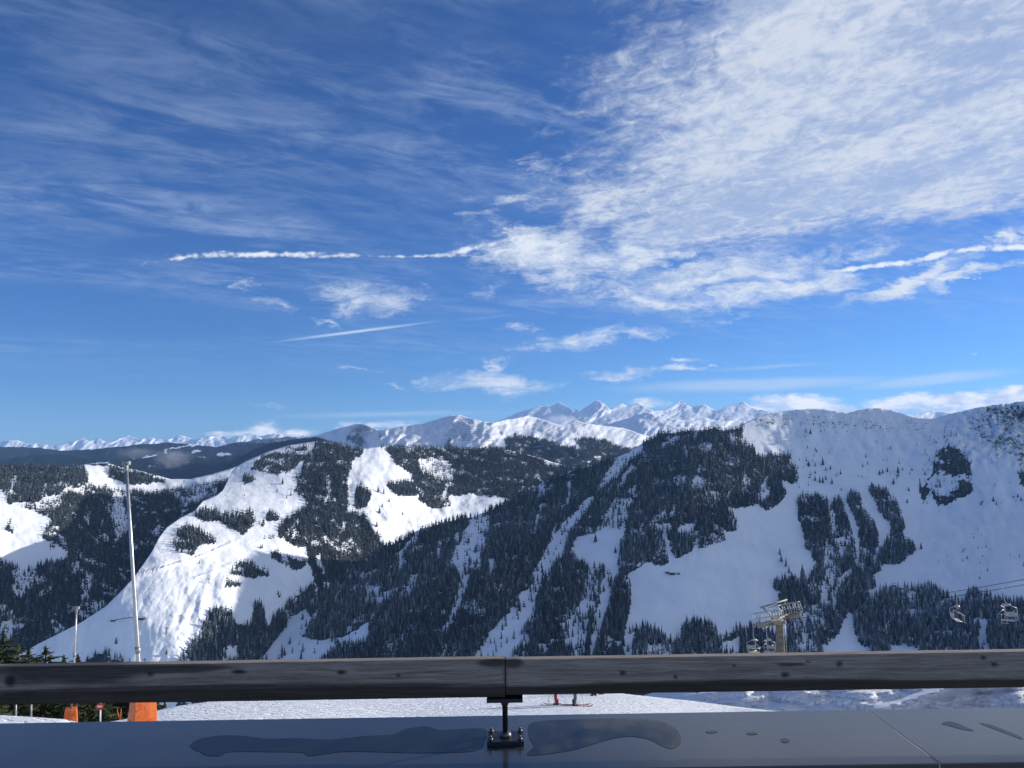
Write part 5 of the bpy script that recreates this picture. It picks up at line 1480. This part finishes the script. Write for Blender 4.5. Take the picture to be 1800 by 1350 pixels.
# signs, posts and markers at the edge of the piste
M_WHITE = simple_mat('white_paint', (.78, .78, .77), .5, var=.06)
M_RED = simple_mat('red_paint', (.55, .03, .025), .45, var=.1)
M_ORST = simple_mat('orange_stick', (.72, .16, .03), .5, var=.1)
Ds = 39.0
p = at(176, 1278, Ds); r_ = empty('warning_sign', p, 'round red and white sign on a pale pole between the two orange pads', 'sign')
q = MB(); q.tube([p, at(176.5, 1236, Ds)], .04, 8); kid(q.build('pole', M_WHITE), r_)
cdisc = at(176.5, 1241.5, Ds)
q = MB(); q.tube([cdisc + Vector((0, -.05, 0)), cdisc + Vector((0, -.075, 0))], .17, 20); kid(q.build('red_disc', M_RED), r_)
q = MB(); q.box(cdisc + Vector((0, -.081, 0.02)), (.23, .008, .085)); kid(q.build('white_bar', M_WHITE), r_)
p = at(211, 1268, 42.0); r_ = empty('crossed_markers', p, 'two thin orange sticks leaning apart in a V near the round sign', 'piste marker')
for tx in (205.5, 213):
    q = MB(); q.tube([at(211, 1270, 42), at(tx, 1246, 42)], .022, 6); kid(q.build('stick', M_ORST), r_)
for px, lb in ((28, 'thin grey fence post under the rail nearest the left edge'), (55, 'thin grey fence post under the rail, the right one of two')):
    q = MB(); q.tube([at(px, 1266, 38), at(px, 1232, 38)], .04, 7)
    tag(q.build('fence_post', M_GREY), lb, 'post', 'posts on the left mound')
q = MB(); c_ = at(163, 1276.5, 36.8)
q.tube([c_, c_ + Vector((0, 0, .06)), c_ + Vector((-.03, 0, .2))], [.13, .10, .015], 10)
tag(q.build('marker_cone', M_ORST), 'tiny orange cone peeking over the snow left of the round sign', 'cone')

# ------------------------------------------------------------------ chairlift: tower, ropes, chairs
M_MAST = simple_mat('weathered_mast', (.22, .18, .13), .7, var=.35, scale=3)
M_RAILG = simple_mat('pale_galvanised', (.47, .465, .44), .45, .3, var=.12)
M_TRAIN = simple_mat('ochre_steel', (.30, .275, .215), .6, var=.25)
M_RUBBER = simple_mat('sheave_rubber', (.10, .09, .08), .6)
M_ROPE = simple_mat('steel_rope', (.045, .047, .052), .55, .4)
M_SEAT = simple_mat('pale_seat_slats', (.47, .44, .37), .6, var=.15)

LA0, LA1, LA2 = at(1100, 1163, 104), at(1345, 1093, 79.3), at(1960, 998, 60.0)
LB0, LB1, LB2 = at(1120, 1150, 106), at(1391, 1079, 81.0), at(1960, 988, 62.5)


def rope_pts(a, m, b_):
    pts = []
    for p, q in ((a, m), (m, b_)):
        L = (q - p).length
        for k_ in range(13):
            f = k_ / 12
            s_ = p.lerp(q, f); s_.z -= 4 * f * (1 - f) * L * .012
            pts.append(s_)
    return pts[:13] + pts[14:]


for nm, (a, m, b_), lb in (('a', (LA0, LA1, LA2), 'lower thin dark lift rope running up to the right edge over the lower wood'), ('b', (LB0, LB1, LB2), 'upper thin dark lift rope running up to the right edge over the lower wood')):
    q = MB(); q.tube(rope_pts(a, m, b_), .024, 6)
    tag(q.build('lift_rope', M_ROPE), lb, 'rope', 'chairlift ropes')


def on_rope(rp, px):
    u = float(uv_of(px, 1050)[0])
    best = None
    for p, q in zip(rp[:-1], rp[1:]):
        a, c_ = p.x / p.y, q.x / q.y
        if min(a, c_) <= u <= max(a, c_):
            # solve for the point whose X/Y equals u
            t_ = (u * p.y - p.x) / ((q.x - p.x) - u * (q.y - p.y))
            best = p.lerp(q, t_)
    return best


RA, RB = rope_pts(LA0, LA1, LA2), rope_pts(LB0, LB1, LB2)
cdir = (LA2 - LA1).normalized()
tc_ = (LA1 + LB1) / 2
side = (LB1 - LA1); half = side.length / 2; side.normalize()
upv = cdir.cross(side); upv = upv if upv.z > 0 else -upv
upv.normalize(); side = upv.cross(cdir).normalized() * (1 if side.dot(upv.cross(cdir)) > 0 else -1)
MT = Matrix((cdir, side, upv)).transposed()           # local (along rope, across, up) -> world


def LW(x, y, z):
    return tc_ + MT @ Vector((x, y, z))


foot = at(1374.0, 1183, 79.5)
tower = empty('lift_tower', foot, 'weathered chairlift tower with pale catwalk railings standing behind the wooden rail', 'lift tower')
q = MB()
top_ = LW(0, 0, -.25)
ax_ = (top_ - foot).normalized(); s1 = Vector((1, .35, 0)).normalized(); s2 = ax_.cross(s1).normalized()
vs = []
for p_, w in ((foot - ax_ * .6, .52), (top_, .36)):
    for k_ in range(8):
        a_ = k_ * math.pi / 4 + .39
        vs.append(p_ + s1 * (w * math.cos(a_)) + s2 * (w * math.sin(a_)))
q.add(vs, [(k_, (k_ + 1) % 8, 8 + (k_ + 1) % 8, 8 + k_) for k_ in range(8)] + [tuple(range(8, 16))])
kid(q.build('mast', M_MAST), tower)
q = MB()
for k_ in range(9):
    p_ = foot.lerp(top_, .35 + k_ * .07)
    q.tube([p_ + s1 * .55 - s2 * .25, p_ + s1 * .55 + s2 * .25], .025, 5)
q.tube([foot.lerp(top_, .3) + s1 * .56 - s2 * .25, top_ + s1 * .45 - s2 * .25], .03, 5); q.tube([foot.lerp(top_, .3) + s1 * .56 + s2 * .25, top_ + s1 * .45 + s2 * .25], .03, 5)
kid(q.build('ladder', M_RAILG), tower)
q = MB(); q.box(tc_ + upv * -.18, (.42, half * 2 + .5, .46), MT); kid(q.build('crossarm', M_MAST, None, .02), tower)
for sgn in (-1, 1):
    q = MB()
    q.box(LW(0, sgn * half, -.30), (2.9, .09, .20), MT)
    for k_ in (-1, 1):
        q.box(LW(k_ * .75, sgn * half, -.20), (1.25, .14, .12), MT)
    q.box(LW(0, sgn * half, -.12), (.3, .30, .35), MT)
    tr = kid(q.build('sheave_train', M_TRAIN, None, .01), tower)
    for k_ in range(6):
        c_ = LW((k_ - 2.5) * .54, sgn * half, -.30 + .02)
        w = MB(); w.tube([c_ - side * .06, c_ + side * .06], .23, 16); w.tube([c_ - side * .085, c_ + side * .085], .09, 10)
        o = w.build('sheave', M_RUBBER if k_ % 9 == 8 else M_TRAIN); o.parent = tr
    # catwalk with railing along the train
    q = MB(); yo = sgn * (half + (.55 if sgn > 0 else -.50) * 1.0)
    q.box(LW(0, sgn * (half + .50), -.05), (3.0, .55, .05), MT)
    cw = kid(q.build('catwalk', M_TRAIN), tower)
    q = MB()
    for yy in (half + .26, half + .76):
        xs2 = [-1.5 + k_ * .6 for k_ in range(6)]
        for x_ in xs2:
            q.tube([LW(x_, sgn * yy, -.05), LW(x_, sgn * yy, 1.0)], .028, 6)
        for z_ in (.5, 1.0):
            q.tube([LW(-1.5, sgn * yy, z_), LW(1.5, sgn * yy, z_)], .028, 6)
    for x_ in (-1.5, 1.5):
        q.tube([LW(x_, sgn * (half + .26), 1.0), LW(x_, sgn * (half + .76), 1.0)], .028, 6)
    o = q.build('railing', M_RAILG); o.parent = cw
q = MB()
for yy in (-.55, .55):
    for x_ in (-.45, .45):
        q.tube([LW(x_, yy, .05), LW(x_, yy, 1.15)], .026, 6)
for z_ in (.6, 1.15):
    q.tube([LW(-.45, -.55, z_), LW(.45, -.55, z_), LW(.45, .55, z_), LW(-.45, .55, z_), LW(-.45, -.55, z_)], .026, 6)
q.box(LW(0, 0, .05), (.9, 1.2, .04), MT)
kid(q.build('middle_platform', M_RAILG), tower)
pa, pb = at(1340, 1067, 79.6), at(1380.5, 1055, 80.6)
q = MB()
q.tube([pa + (pa - pb).normalized() * .25, pb + (pb - pa).normalized() * .2], .085, 8)
q.tube([pa, LW(0, -half * .55, 0)], .085, 8); q.tube([pb, LW(0, half * .45, 0)], .07, 8)
kid(q.build('lifting_frame', M_TRAIN), tower)


def make_chair(loc, fw, label, tilt=0.0):
    r_ = empty('lift_chair', loc, label, 'lift chair', 'empty chairs hanging from the lift ropes')
    def b_(q, nm, mat, bev=0.0):
        o = q.build(nm, mat, r_, bev)
        return o
    q = MB(); q.box((0, 0, .02), (.10, .34, .12)); q.tube([(0, 0, 0), (.10, 0, -.12), (.10, 0, -1.0), (.0, .04, -1.22), (0, 0, -1.36)], .030, 8); b_(q, 'hanger', M_RAILG)
    q = MB(); q.ball((0, .02, -1.42), (.38, .22, .13), 12, 8); b_(q, 'hood', M_RAILG)
    for sx in (-1, 1):
        x = sx * .58
        q = MB(); q.tube([(sx * .25, .02, -1.42), (x * .90, .0, -1.52), (x, -.10, -1.58), (x, -.48, -1.74), (x, -.52, -1.82), (x, -.46, -2.50), (x, -.32, -2.72), (x, .22, -2.80)], .034, 8); b_(q, 'side_frame', M_RAILG)
    q = MB(); q.tube([(-.58, .22, -2.80), (.58, .22, -2.80)], .03, 8); q.tube([(-.58, -.46, -2.50), (.58, -.46, -2.50)], .03, 8); q.tube([(-.58, -.30, -2.70), (.58, -.30, -2.70)], .03, 8); b_(q, 'cross_bars', M_RAILG)
    for k_ in range(4):
        q = MB(); q.box((0, -.22 + k_ * .14, -2.735 - k_ * .015), (1.10, .115, .03)); b_(q, 'seat_slat', M_SEAT, .004)
    for k_ in range(3):
        q = MB(); q.box((0, -.475 + k_ * .008, -2.16 - k_ * .12), (1.10, .03, .10)); b_(q, 'back_slat', M_SEAT, .004)
    q = MB()
    for sx in (-1, 1):
        q.tube([(sx * .52, -.30, -1.90), (sx * .52, .10, -2.02), (sx * .52, .46, -2.22)], .024, 6)
        q.tube([(sx * .30, .46, -2.22), (sx * .24, .58, -2.95)], .022, 6)
    q.tube([(-.52, .46, -2.22), (.52, .46, -2.22)], .026, 6); q.tube([(-.40, .62, -2.97), (.40, .62, -2.97)], .026, 6)
    b_(q, 'safety_bar', M_RAILG)
    yaw = math.atan2(-fw.x, fw.y)
    r_.rotation_euler = (0, tilt, yaw)
    r_.scale = (.92, .92, .92)
    return r_


fwd_ = Vector((cdir.x, cdir.y, 0)).normalized()
Fu = Vector((.97, -.25, 0)); Fd = Vector((-.92, -.40, 0))
make_chair(on_rope(RB, 1681), Fu, 'empty lift chair facing uphill, left one of the two over the lower wood')
make_chair(on_rope(RA, 1765), Fd, 'empty lift chair on the lower rope beside the edge of the photo', .10)
make_chair(on_rope(RA, 1323) + Vector((0, 0, -.1)), Vector((.35, -.94, 0)), 'empty lift chair half hidden by the rail just before the tower', -.04)
make_chair(on_rope(RB, 1345) + Vector((0, 0, -.55)), Vector((-.8, -.6, 0)), 'second empty lift chair half hidden by the rail against the tower mast', .08)

# ------------------------------------------------------------------ skiers
def skin_obj(name, verts, edges, radii, mat, parent, sub=2):
    me = bpy.data.meshes.new(name)
    me.from_pydata(verts, edges, [])
    o = link(bpy.data.objects.new(name, me), parent)
    md = o.modifiers.new('skin', 'SKIN'); md.use_smooth_shade = True
    sv = me.skin_vertices[0].data if me.skin_vertices else None
    if sv is None:
        bm_ = bmesh.new(); bm_.from_mesh(me); bm_.verts.layers.skin.verify(); bm_.to_mesh(me); bm_.free()
        sv = me.skin_vertices[0].data
    for i, r_ in enumerate(radii):
        sv[i].radius = (r_, r_) if not isinstance(r_, tuple) else r_
    sv[0].use_root = True
    ms = o.modifiers.new('subdiv', 'SUBSURF'); ms.levels = sub; ms.render_levels = sub
    me.materials.append(mat)
    return o


M_SKIN = simple_mat('skin', (.52, .33, .24), .55, var=.08)
M_BOOT = simple_mat('ski_boot', (.025, .025, .028), .35)
M_GLOVE = simple_mat('black_glove', (.02, .02, .022), .7)
M_GOG = simple_mat('goggle_lens', (.015, .015, .02), .1, spec=.8)
MATS = {}


def cloth(name, col):
    if name not in MATS:
        MATS[name] = simple_mat(name, col, .75, var=.2, scale=9)
    return MATS[name]


def person(foot_, yaw, trousers, jacket, helmet, label, h=1.75, lean=.08, small=False):
    r_ = empty('person', foot_, label, 'person')
    r_.rotation_euler = (0, 0, yaw)
    s_ = h / 1.78
    def P_(x, y, z):
        return (x * s_, y * s_, z * s_)
    kn = .07
    # continuous body: pelvis root, spine, neck, head, arms with hands, legs
    J = dict(pel=P_(0, 0, .94), sp=P_(0, .02, 1.16), ch=P_(0, .05 + lean * .3, 1.36), nk=P_(0, .07 + lean * .5, 1.50), hd=P_(0, .10 + lean * .6, 1.63), tp=P_(0, .09 + lean * .6, 1.74))
    for sd_, sx in (('l', -1), ('r', 1)):
        J['sh' + sd_] = P_(sx * .19, .06 + lean * .3, 1.42); J['el' + sd_] = P_(sx * .29, .08, 1.16); J['wr' + sd_] = P_(sx * .27, .28, 1.04); J['ha' + sd_] = P_(sx * .26, .36, 1.03)
        J['hp' + sd_] = P_(sx * .10, 0, .90); J['kn' + sd_] = P_(sx * .12, kn, .50); J['an' + sd_] = P_(sx * .13, -.02, .12); J['to' + sd_] = P_(sx * .13, .14, .06)
    names_ = list(J)
    idx = {k_: i for i, k_ in enumerate(names_)}
    E = [('pel', 'sp'), ('sp', 'ch'), ('ch', 'nk'), ('nk', 'hd'), ('hd', 'tp')]
    for sd_ in 'lr':
        E += [('ch', 'sh' + sd_), ('sh' + sd_, 'el' + sd_), ('el' + sd_, 'wr' + sd_), ('wr' + sd_, 'ha' + sd_), ('pel', 'hp' + sd_), ('hp' + sd_, 'kn' + sd_), ('kn' + sd_, 'an' + sd_), ('an' + sd_, 'to' + sd_)]
    RAD = dict(pel=.13, sp=.125, ch=.14, nk=.055, hd=.095, tp=.055, sh=.065, el=.045, wr=.030, ha=.035, hp=.085, kn=.058, an=.042, to=.038)
    rad = [RAD[k_ if k_ in RAD else k_[:-1]] * s_ for k_ in names_]
    skin_obj('body', [J[k_] for k_ in names_], [(idx[a], idx[b_]) for a, b_ in E], rad, M_SKIN, r_, 1 if small else 2)
    tj = ['pel', 'hpl', 'knl', 'anl', 'hpr', 'knr', 'anr']
    ti = {k_: i for i, k_ in enumerate(tj)}
    skin_obj('trousers', [J[k_] for k_ in tj], [(0, 1), (1, 2), (2, 3), (0, 4), (4, 5), (5, 6)], [v * s_ for v in (.155, .115, .092, .085, .115, .092, .085)], trousers, r_, 1 if small else 2)
    jj = ['sp', 'pel', 'ch', 'nk', 'shl', 'ell', 'wrl', 'shr', 'elr', 'wrr']
    skin_obj('jacket', [J[k_] for k_ in jj], [(0, 1), (0, 2), (2, 3), (2, 4), (4, 5), (5, 6), (2, 7), (7, 8), (8, 9)], [v * s_ for v in (.155, .17, .17, .075, .088, .068, .055, .088, .068, .055)], jacket, r_, 1 if small else 2)
    q = MB(); hc = Vector(J['hd'])
    q.ball(hc + Vector((0, -.01, .045)) * s_, tuple(v * s_ for v in (.118, .140, .125)), 14, 10); q.build('helmet', helmet, r_)
    if not small:
        q = MB(); q.ball(hc + Vector((0, .085, .005)) * s_, tuple(v * s_ for v in (.085, .05, .045)), 12, 8); q.build('goggles', M_GOG, r_)
        q = MB(); q.ball(hc + Vector((0, .115, -.045)) * s_, tuple(v * s_ for v in (.014, .020, .022)), 8, 6); q.ball(hc + Vector((0, .098, -.082)) * s_, tuple(v * s_ for v in (.026, .012, .008)), 8, 6); q.build('face', M_SKIN, r_)
    for sd_, sx in (('l', -1), ('r', 1)):
        q = MB(); an = Vector(J['an' + sd_])
        q.tube([an + Vector((0, -.02, .20)) * s_, an + Vector((0, -.02, .05)) * s_, an + Vector((0, -.01, -.03)) * s_], [.085 * s_, .078 * s_, .07 * s_], 10)
        q.box(an + Vector((0, .06, -.075)) * s_, (.105 * s_, .32 * s_, .09 * s_))
        q.build('ski_boot', M_BOOT, r_, .02)
        if not small:
            ha = Vector(J['ha' + sd_]); vs, es, rr = [tuple(Vector(J['wr' + sd_])), tuple(ha)], [(0, 1)], [.036 * s_, .042 * s_]
            for f_ in range(4):
                b0 = ha + Vector(((f_ - 1.5) * .022, .03, .01)) * s_; b1 = b0 + Vector((0, .045, -.005 - .006 * (f_ in (0, 3)))) * s_; b2 = b1 + Vector((0, .005, -.045)) * s_
                i0 = len(vs); vs += [tuple(b0), tuple(b1), tuple(b2)]; es += [(1, i0), (i0, i0 + 1), (i0 + 1, i0 + 2)]; rr += [.014 * s_, .013 * s_, .012 * s_]
            b0 = ha + Vector((-sx * .04, .0, -.01)) * s_; b1 = b0 + Vector((-sx * .01, .04, -.03)) * s_
            i0 = len(vs); vs += [tuple(b0), tuple(b1)]; es += [(1, i0), (i0, i0 + 1)]; rr += [.016 * s_, .014 * s_]
            skin_obj('glove', vs, es, rr, M_GLOVE, r_, 1)
    return r_


def ski(foot_, yaw, dx, mat, label, L=1.72, dy=0.0):
    q = MB()
    prof = [(-L * .46, .0, .050), (-L * .40, 0, .055), (0, .002, .038), (L * .42, 0, .058), (L * .49, .03, .050), (L * .54, .10, .018)]
    vs = []
    for (y, z, w) in prof:
        vs += [(-w, y, z), (w, y, z), (w, y, z + .022), (-w, y, z + .022)]
    fs = []
    for i in range(len(prof) - 1):
        for k_ in range(4):
            fs.append((i * 4 + k_, i * 4 + (k_ + 1) % 4, (i + 1) * 4 + (k_ + 1) % 4, (i + 1) * 4 + k_))
    fs += [(0, 1, 2, 3), tuple(range(len(prof) * 4 - 4, len(prof) * 4))]
    q.add(vs, fs)
    q.box((0, .02, .035), (.07, .34, .035))
    o = q.build('ski', mat)
    o.location = foot_ + Matrix.Rotation(yaw, 3, 'Z') @ Vector((dx, dy, 0)); o.rotation_euler = (0, 0, yaw)
    return tag(o, label, 'ski', 'skis of the two nearer skiers')


def pole(p0, p1, label):
    q = MB(); p0, p1 = Vector(p0), Vector(p1)
    d = (p1 - p0).normalized()
    q.tube([p0, p1], .010, 6); q.tube([p0 + d * .07, p0 + d * .078], .055, 10); q.tube([p1 - d * .01, p1 + d * .12], .017, 8)
    return tag(q.build('ski_pole', M_GREY), label, 'ski pole', 'ski poles of the two nearer skiers')


M_SKI1 = simple_mat('grey_ski', (.16, .15, .15), .4)
M_SKI2 = simple_mat('red_ski', (.45, .10, .09), .4)
f1 = on_sheet('ski_slope', 978, 1239); f2 = on_sheet('ski_slope', 1011, 1241)
yaw1, yaw2 = R(84), R(-88)
person(f1, yaw1, cloth('red_trousers', (.36, .020, .022)), cloth('dark_jacket', (.03, .035, .06)), cloth('white_helmet', (.7, .7, .7)), 'skier in red trousers standing behind the rail, only the legs showing', 1.75)
person(f2, yaw2, cloth('taupe_trousers', (.17, .135, .115)), cloth('grey_jacket', (.12, .12, .13)), cloth('black_helmet', (.02, .02, .02)), 'skier in grey-brown trousers standing beside the red one', 1.78)
ski(f1, yaw1, -.13, M_SKI1, 'far dark ski under the skier in red trousers'); ski(f1, yaw1, .13, M_SKI1, 'near dark ski under the skier in red trousers', dy=-.12)
ski(f2, yaw2, -.13, M_SKI2, 'near pale red ski under the skier in grey-brown trousers'); ski(f2, yaw2, .13, M_SKI2, 'far pale red ski under the skier in grey-brown trousers', dy=.15)
for f_, yw, nm in ((f1, yaw1, 'red'), (f2, yaw2, 'grey-brown')):
    for sx in (-1, 1):
        M3 = Matrix.Rotation(yw, 3, 'Z')
        pole(f_ + M3 @ Vector((sx * .42, .25 + .25 * sx, .0)), f_ + M3 @ Vector((sx * .26, .38, 1.0)), f'thin ski pole held by the skier in {nm} trousers, {"nearer" if sx * math.sin(yw) < 0 else "farther"} of the pair')
g1 = on_sheet('ski_slope', 1043, 1223.5); g2 = on_sheet('ski_slope', 1056, 1222)
person(g1, R(30), cloth('black_trousers', (.02, .02, .025)), cloth('dark_jacket', (.03, .035, .06)), cloth('black_helmet', (.02, .02, .02)), 'distant skier in black trousers farther up the piste', 1.7, small=True)
person(g2, R(-120), cloth('pale_trousers', (.35, .35, .37)), cloth('grey_jacket', (.12, .12, .13)), cloth('white_helmet', (.7, .7, .7)), 'distant skier in pale trousers right of the black one', 1.7, small=True)

# ------------------------------------------------------------------ things on the far slopes
M_FENCE = simple_mat('barrier_steel', (.045, .045, .05), .7)
M_BARN = simple_mat('dark_barn_wood', (.055, .038, .03), .85, var=.3, scale=.3)
M_ROOFSNOW = simple_mat('roof_snow', (.86, .87, .89), .7, var=.04)
for k_ in range(13):
    y_ = 737 + k_ * 3.1
    x0 = 800 - k_ * 2.2 + (k_ % 3) * 4; x1 = 822 + k_ * 4.6 - (k_ % 2) * 8
    prev = None
    q = MB()
    for px in np.arange(x0, x1, 4.0):
        p = on_sheet('snow_mountain', px, y_ + (px - 810) * .03)
        if prev is not None:
            a_, c_ = prev, p
            for z_ in (1.4, 3.2):
                q.tube([a_ + Vector((0, -1, z_)), c_ + Vector((0, -1, z_))], .42, 4)
            q.tube([a_ + Vector((0, 0, -2)), a_ + Vector((0, -1, 4.2))], .5, 4)
        prev = p
    tag(q.build('avalanche_barrier', M_FENCE), 'thin dark avalanche barrier across the face of the sunlit snow mountain', 'barrier', 'rows of avalanche barriers')


def hut(sheet_, px, py, wpx, hpx, dpt, label, red=False, group=None, yaw=0.0, slope=0.0):
    p = on_sheet(sheet_, px, py); m_ = p.y / F_PX
    w, h = wpx * m_, hpx * m_
    r_ = empty('hut', p, label, 'hut', group)
    r_.rotation_euler = (0, slope, yaw)
    q = MB(); q.box((0, 0, h * .28), (w, dpt, h * .75)); q.build('walls', M_BARN, r_)
    q = MB()
    q.add([(-w * .56, -dpt * .6, h * .6), (w * .56, -dpt * .6, h * .6), (w * .56, 0, h * 1.0), (-w * .56, 0, h * 1.0), (-w * .56, dpt * .6, h * .6), (w * .56, dpt * .6, h * .6),
           (-w * .56, -dpt * .6, h * .72), (w * .56, -dpt * .6, h * .72), (w * .56, 0, h * 1.14), (-w * .56, 0, h * 1.14), (-w * .56, dpt * .6, h * .72), (w * .56, dpt * .6, h * .72)],
          [(0, 1, 2, 3), (3, 2, 5, 4), (6, 9, 8, 7), (9, 10, 11, 8), (0, 6, 7, 1), (4, 5, 11, 10), (0, 3, 9, 6), (3, 4, 10, 9), (1, 7, 8, 2), (2, 8, 11, 5)])
    q.build('roof', M_ROOFSNOW, r_)
    q = MB(); q.box((w * .15, -dpt * .5 - .06, h * .18), (w * .16, .12, h * .42)); q.build('door', M_FENCE, r_)
    return r_


hut('mountain_spur', 1174, 1007, 7, 4, 5, 'small dark hut on the big shaded meadow, first of three in a row', group='huts on the shaded meadow')
hut('mountain_spur', 1183, 1009, 9, 5.5, 7, 'largest dark hut on the big shaded meadow, middle of three', group='huts on the shaded meadow')
hut('mountain_spur', 1193, 1010.5, 5, 3.5, 5, 'smallest dark hut on the big shaded meadow, last of three', group='huts on the shaded meadow')
hut('ski_hill', 249, 1088, 12, 4.5, 8, 'brown barn with snowy roof on the ski hill behind the tall lance', group='barns on the ski hill')
hut('ski_hill', 199, 1091, 7, 4, 6, 'small shed at the end of a fence on the ski hill', group='barns on the ski hill')
hut('wooded_hillside', 181, 817, 16, 5, 14, 'long dark mountain hut on the crest of the left wooded hill', group='huts on the left crest')
hut('wooded_hillside', 166, 817, 9, 3.5, 10, 'low dark hut on the left crest beside the long one', group='huts on the left crest')
q = MB(); prev = None
for px in np.arange(202, 236, 2.0):
    p = on_sheet('ski_hill', px, 1090 - (px - 202) * .12)
    if prev is not None:
        for z_ in (.7, 1.5):
            q.tube([prev + Vector((0, 0, z_)), p + Vector((0, 0, z_))], .25, 4)
        q.tube([p - Vector((0, 0, .5)), p + Vector((0, 0, 2))], .25, 4)
    prev = p
tag(q.build('meadow_fence', M_BARN), 'dark fence line between the shed and the barn on the ski hill', 'fence')
for px, py, hp, lb in ((293, 1114, 10, 'small T-shaped lift pylon on the shaded lower ski hill'), (368, 1027, 9, 'small lift pylon on the sunlit slope below the dark clump'), (254, 1165, 7, 'small lift pylon low on the shaded ski hill near the tall lance')):
    p = on_sheet('ski_hill', px, py); m_ = p.y / F_PX; h = hp * m_
    r_ = empty('lift_pylon', p, lb, 'lift pylon', 'pylons on the ski hill')
    q = MB(); q.tube([(0, 0, -1), (0, 0, h)], .55, 6); q.build('mast', M_FENCE, r_)
    q = MB(); q.box((0, 0, h), (h * .5, .6, .9)); q.box((-h * .22, 0, h - 1.0), (1.6, .5, .6)); q.box((h * .22, 0, h - 1.0), (1.6, .5, .6)); q.build('crossarm', M_FENCE, r_)

# ------------------------------------------------------------------ low clouds hanging on the ridges
def cloud_mat(name, dens, nscale):
    mt_ = bpy.data.materials.new(name); mt_.use_nodes = True
    t_ = NT(mt_.node_tree); t_.n.clear()
    tc_n = t_.node('ShaderNodeTexCoord').outputs['Object']
    n_ = t_.noise(t_.mapping(tc_n, scale=(nscale * 1.6, nscale * 1.6, nscale * 1.1)), 1.0, 5, .62, .3)
    r_n = t_.vm('LENGTH', tc_n)
    sp = t_.node('ShaderNodeSeparateXYZ', {'Vector': tc_n})
    fall = t_.m('SUBTRACT', 1.0, r_n)
    d_ = t_.m('ADD', t_.m('MULTIPLY', fall, 1.35), t_.m('MULTIPLY', t_.m('SUBTRACT', n_, .5), 2.6))
    dd = t_.m('MULTIPLY', t_.m('MULTIPLY', t_.ss(d_, .28, .75), dens), t_.ss(fall, 0.0, .12))
    vol = t_.node('ShaderNodeVolumePrincipled', {'Color': rgb(.96, .97, 1.0), 'Density': dd, 'Anisotropy': .2})
    em = t_.node('ShaderNodeOutputMaterial', {'Volume': vol.outputs[0]})
    return mt_


def cloud(px, py, wpx, hpx, D, dens, label, nscale=2.2, deep=.35):
    q = MB(); q.ball((0, 0, 0), 1.0, 24, 14)
    o = q.build('cloud', cloud_mat('cloud_vapour', dens, nscale))
    o.location = at(px, py, D); m_ = D / F_PX
    o.scale = (wpx * m_ / 2, wpx * m_ * deep, hpx * m_ / 2)
    o.rotation_euler = (0, -ROLL, 0)
    return tag(o, label, 'cloud', 'low clouds on the ridges')


CL = [(303, 806, 90, 46, 5600, .0022, 'thin grey cloud wisp drifting in front of the blue wooded hills'), (240, 796, 90, 26, 6500, .0012, 'faint long wisp over the wooded hills at left'),
      (985, 738, 74, 26, 12500, .0022, 'small cloud lying under the highest white peak')]
for c__ in CL:
    cloud(*c__)
# ------------------------------------------------------------------ haze
bm = bmesh.new()
bmesh.ops.create_cube(bm, size=1.0)
hm = bpy.data.meshes.new('haze')
for v in bm.verts:
    v.co = Vector((v.co.x * 70000, 14000 + v.co.y * 38000, 1430 if v.co.z > 0 else -781))
bm.to_mesh(hm); bm.free()
mh = bpy.data.materials.new('haze_air'); mh.use_nodes = True
T = NT(mh.node_tree); T.n.clear()
pv = T.node('ShaderNodeVolumePrincipled', {'Color': rgb(.34, .60, 1.0), 'Density': HAZE, 'Anisotropy': 0.0})
ov = T.node('ShaderNodeOutputMaterial', {'Volume': pv.outputs[0]})
hm.materials.append(mh)
tag(link(bpy.data.objects.new('haze', hm)), 'thin blue air haze over the valleys', None, None, 'stuff')
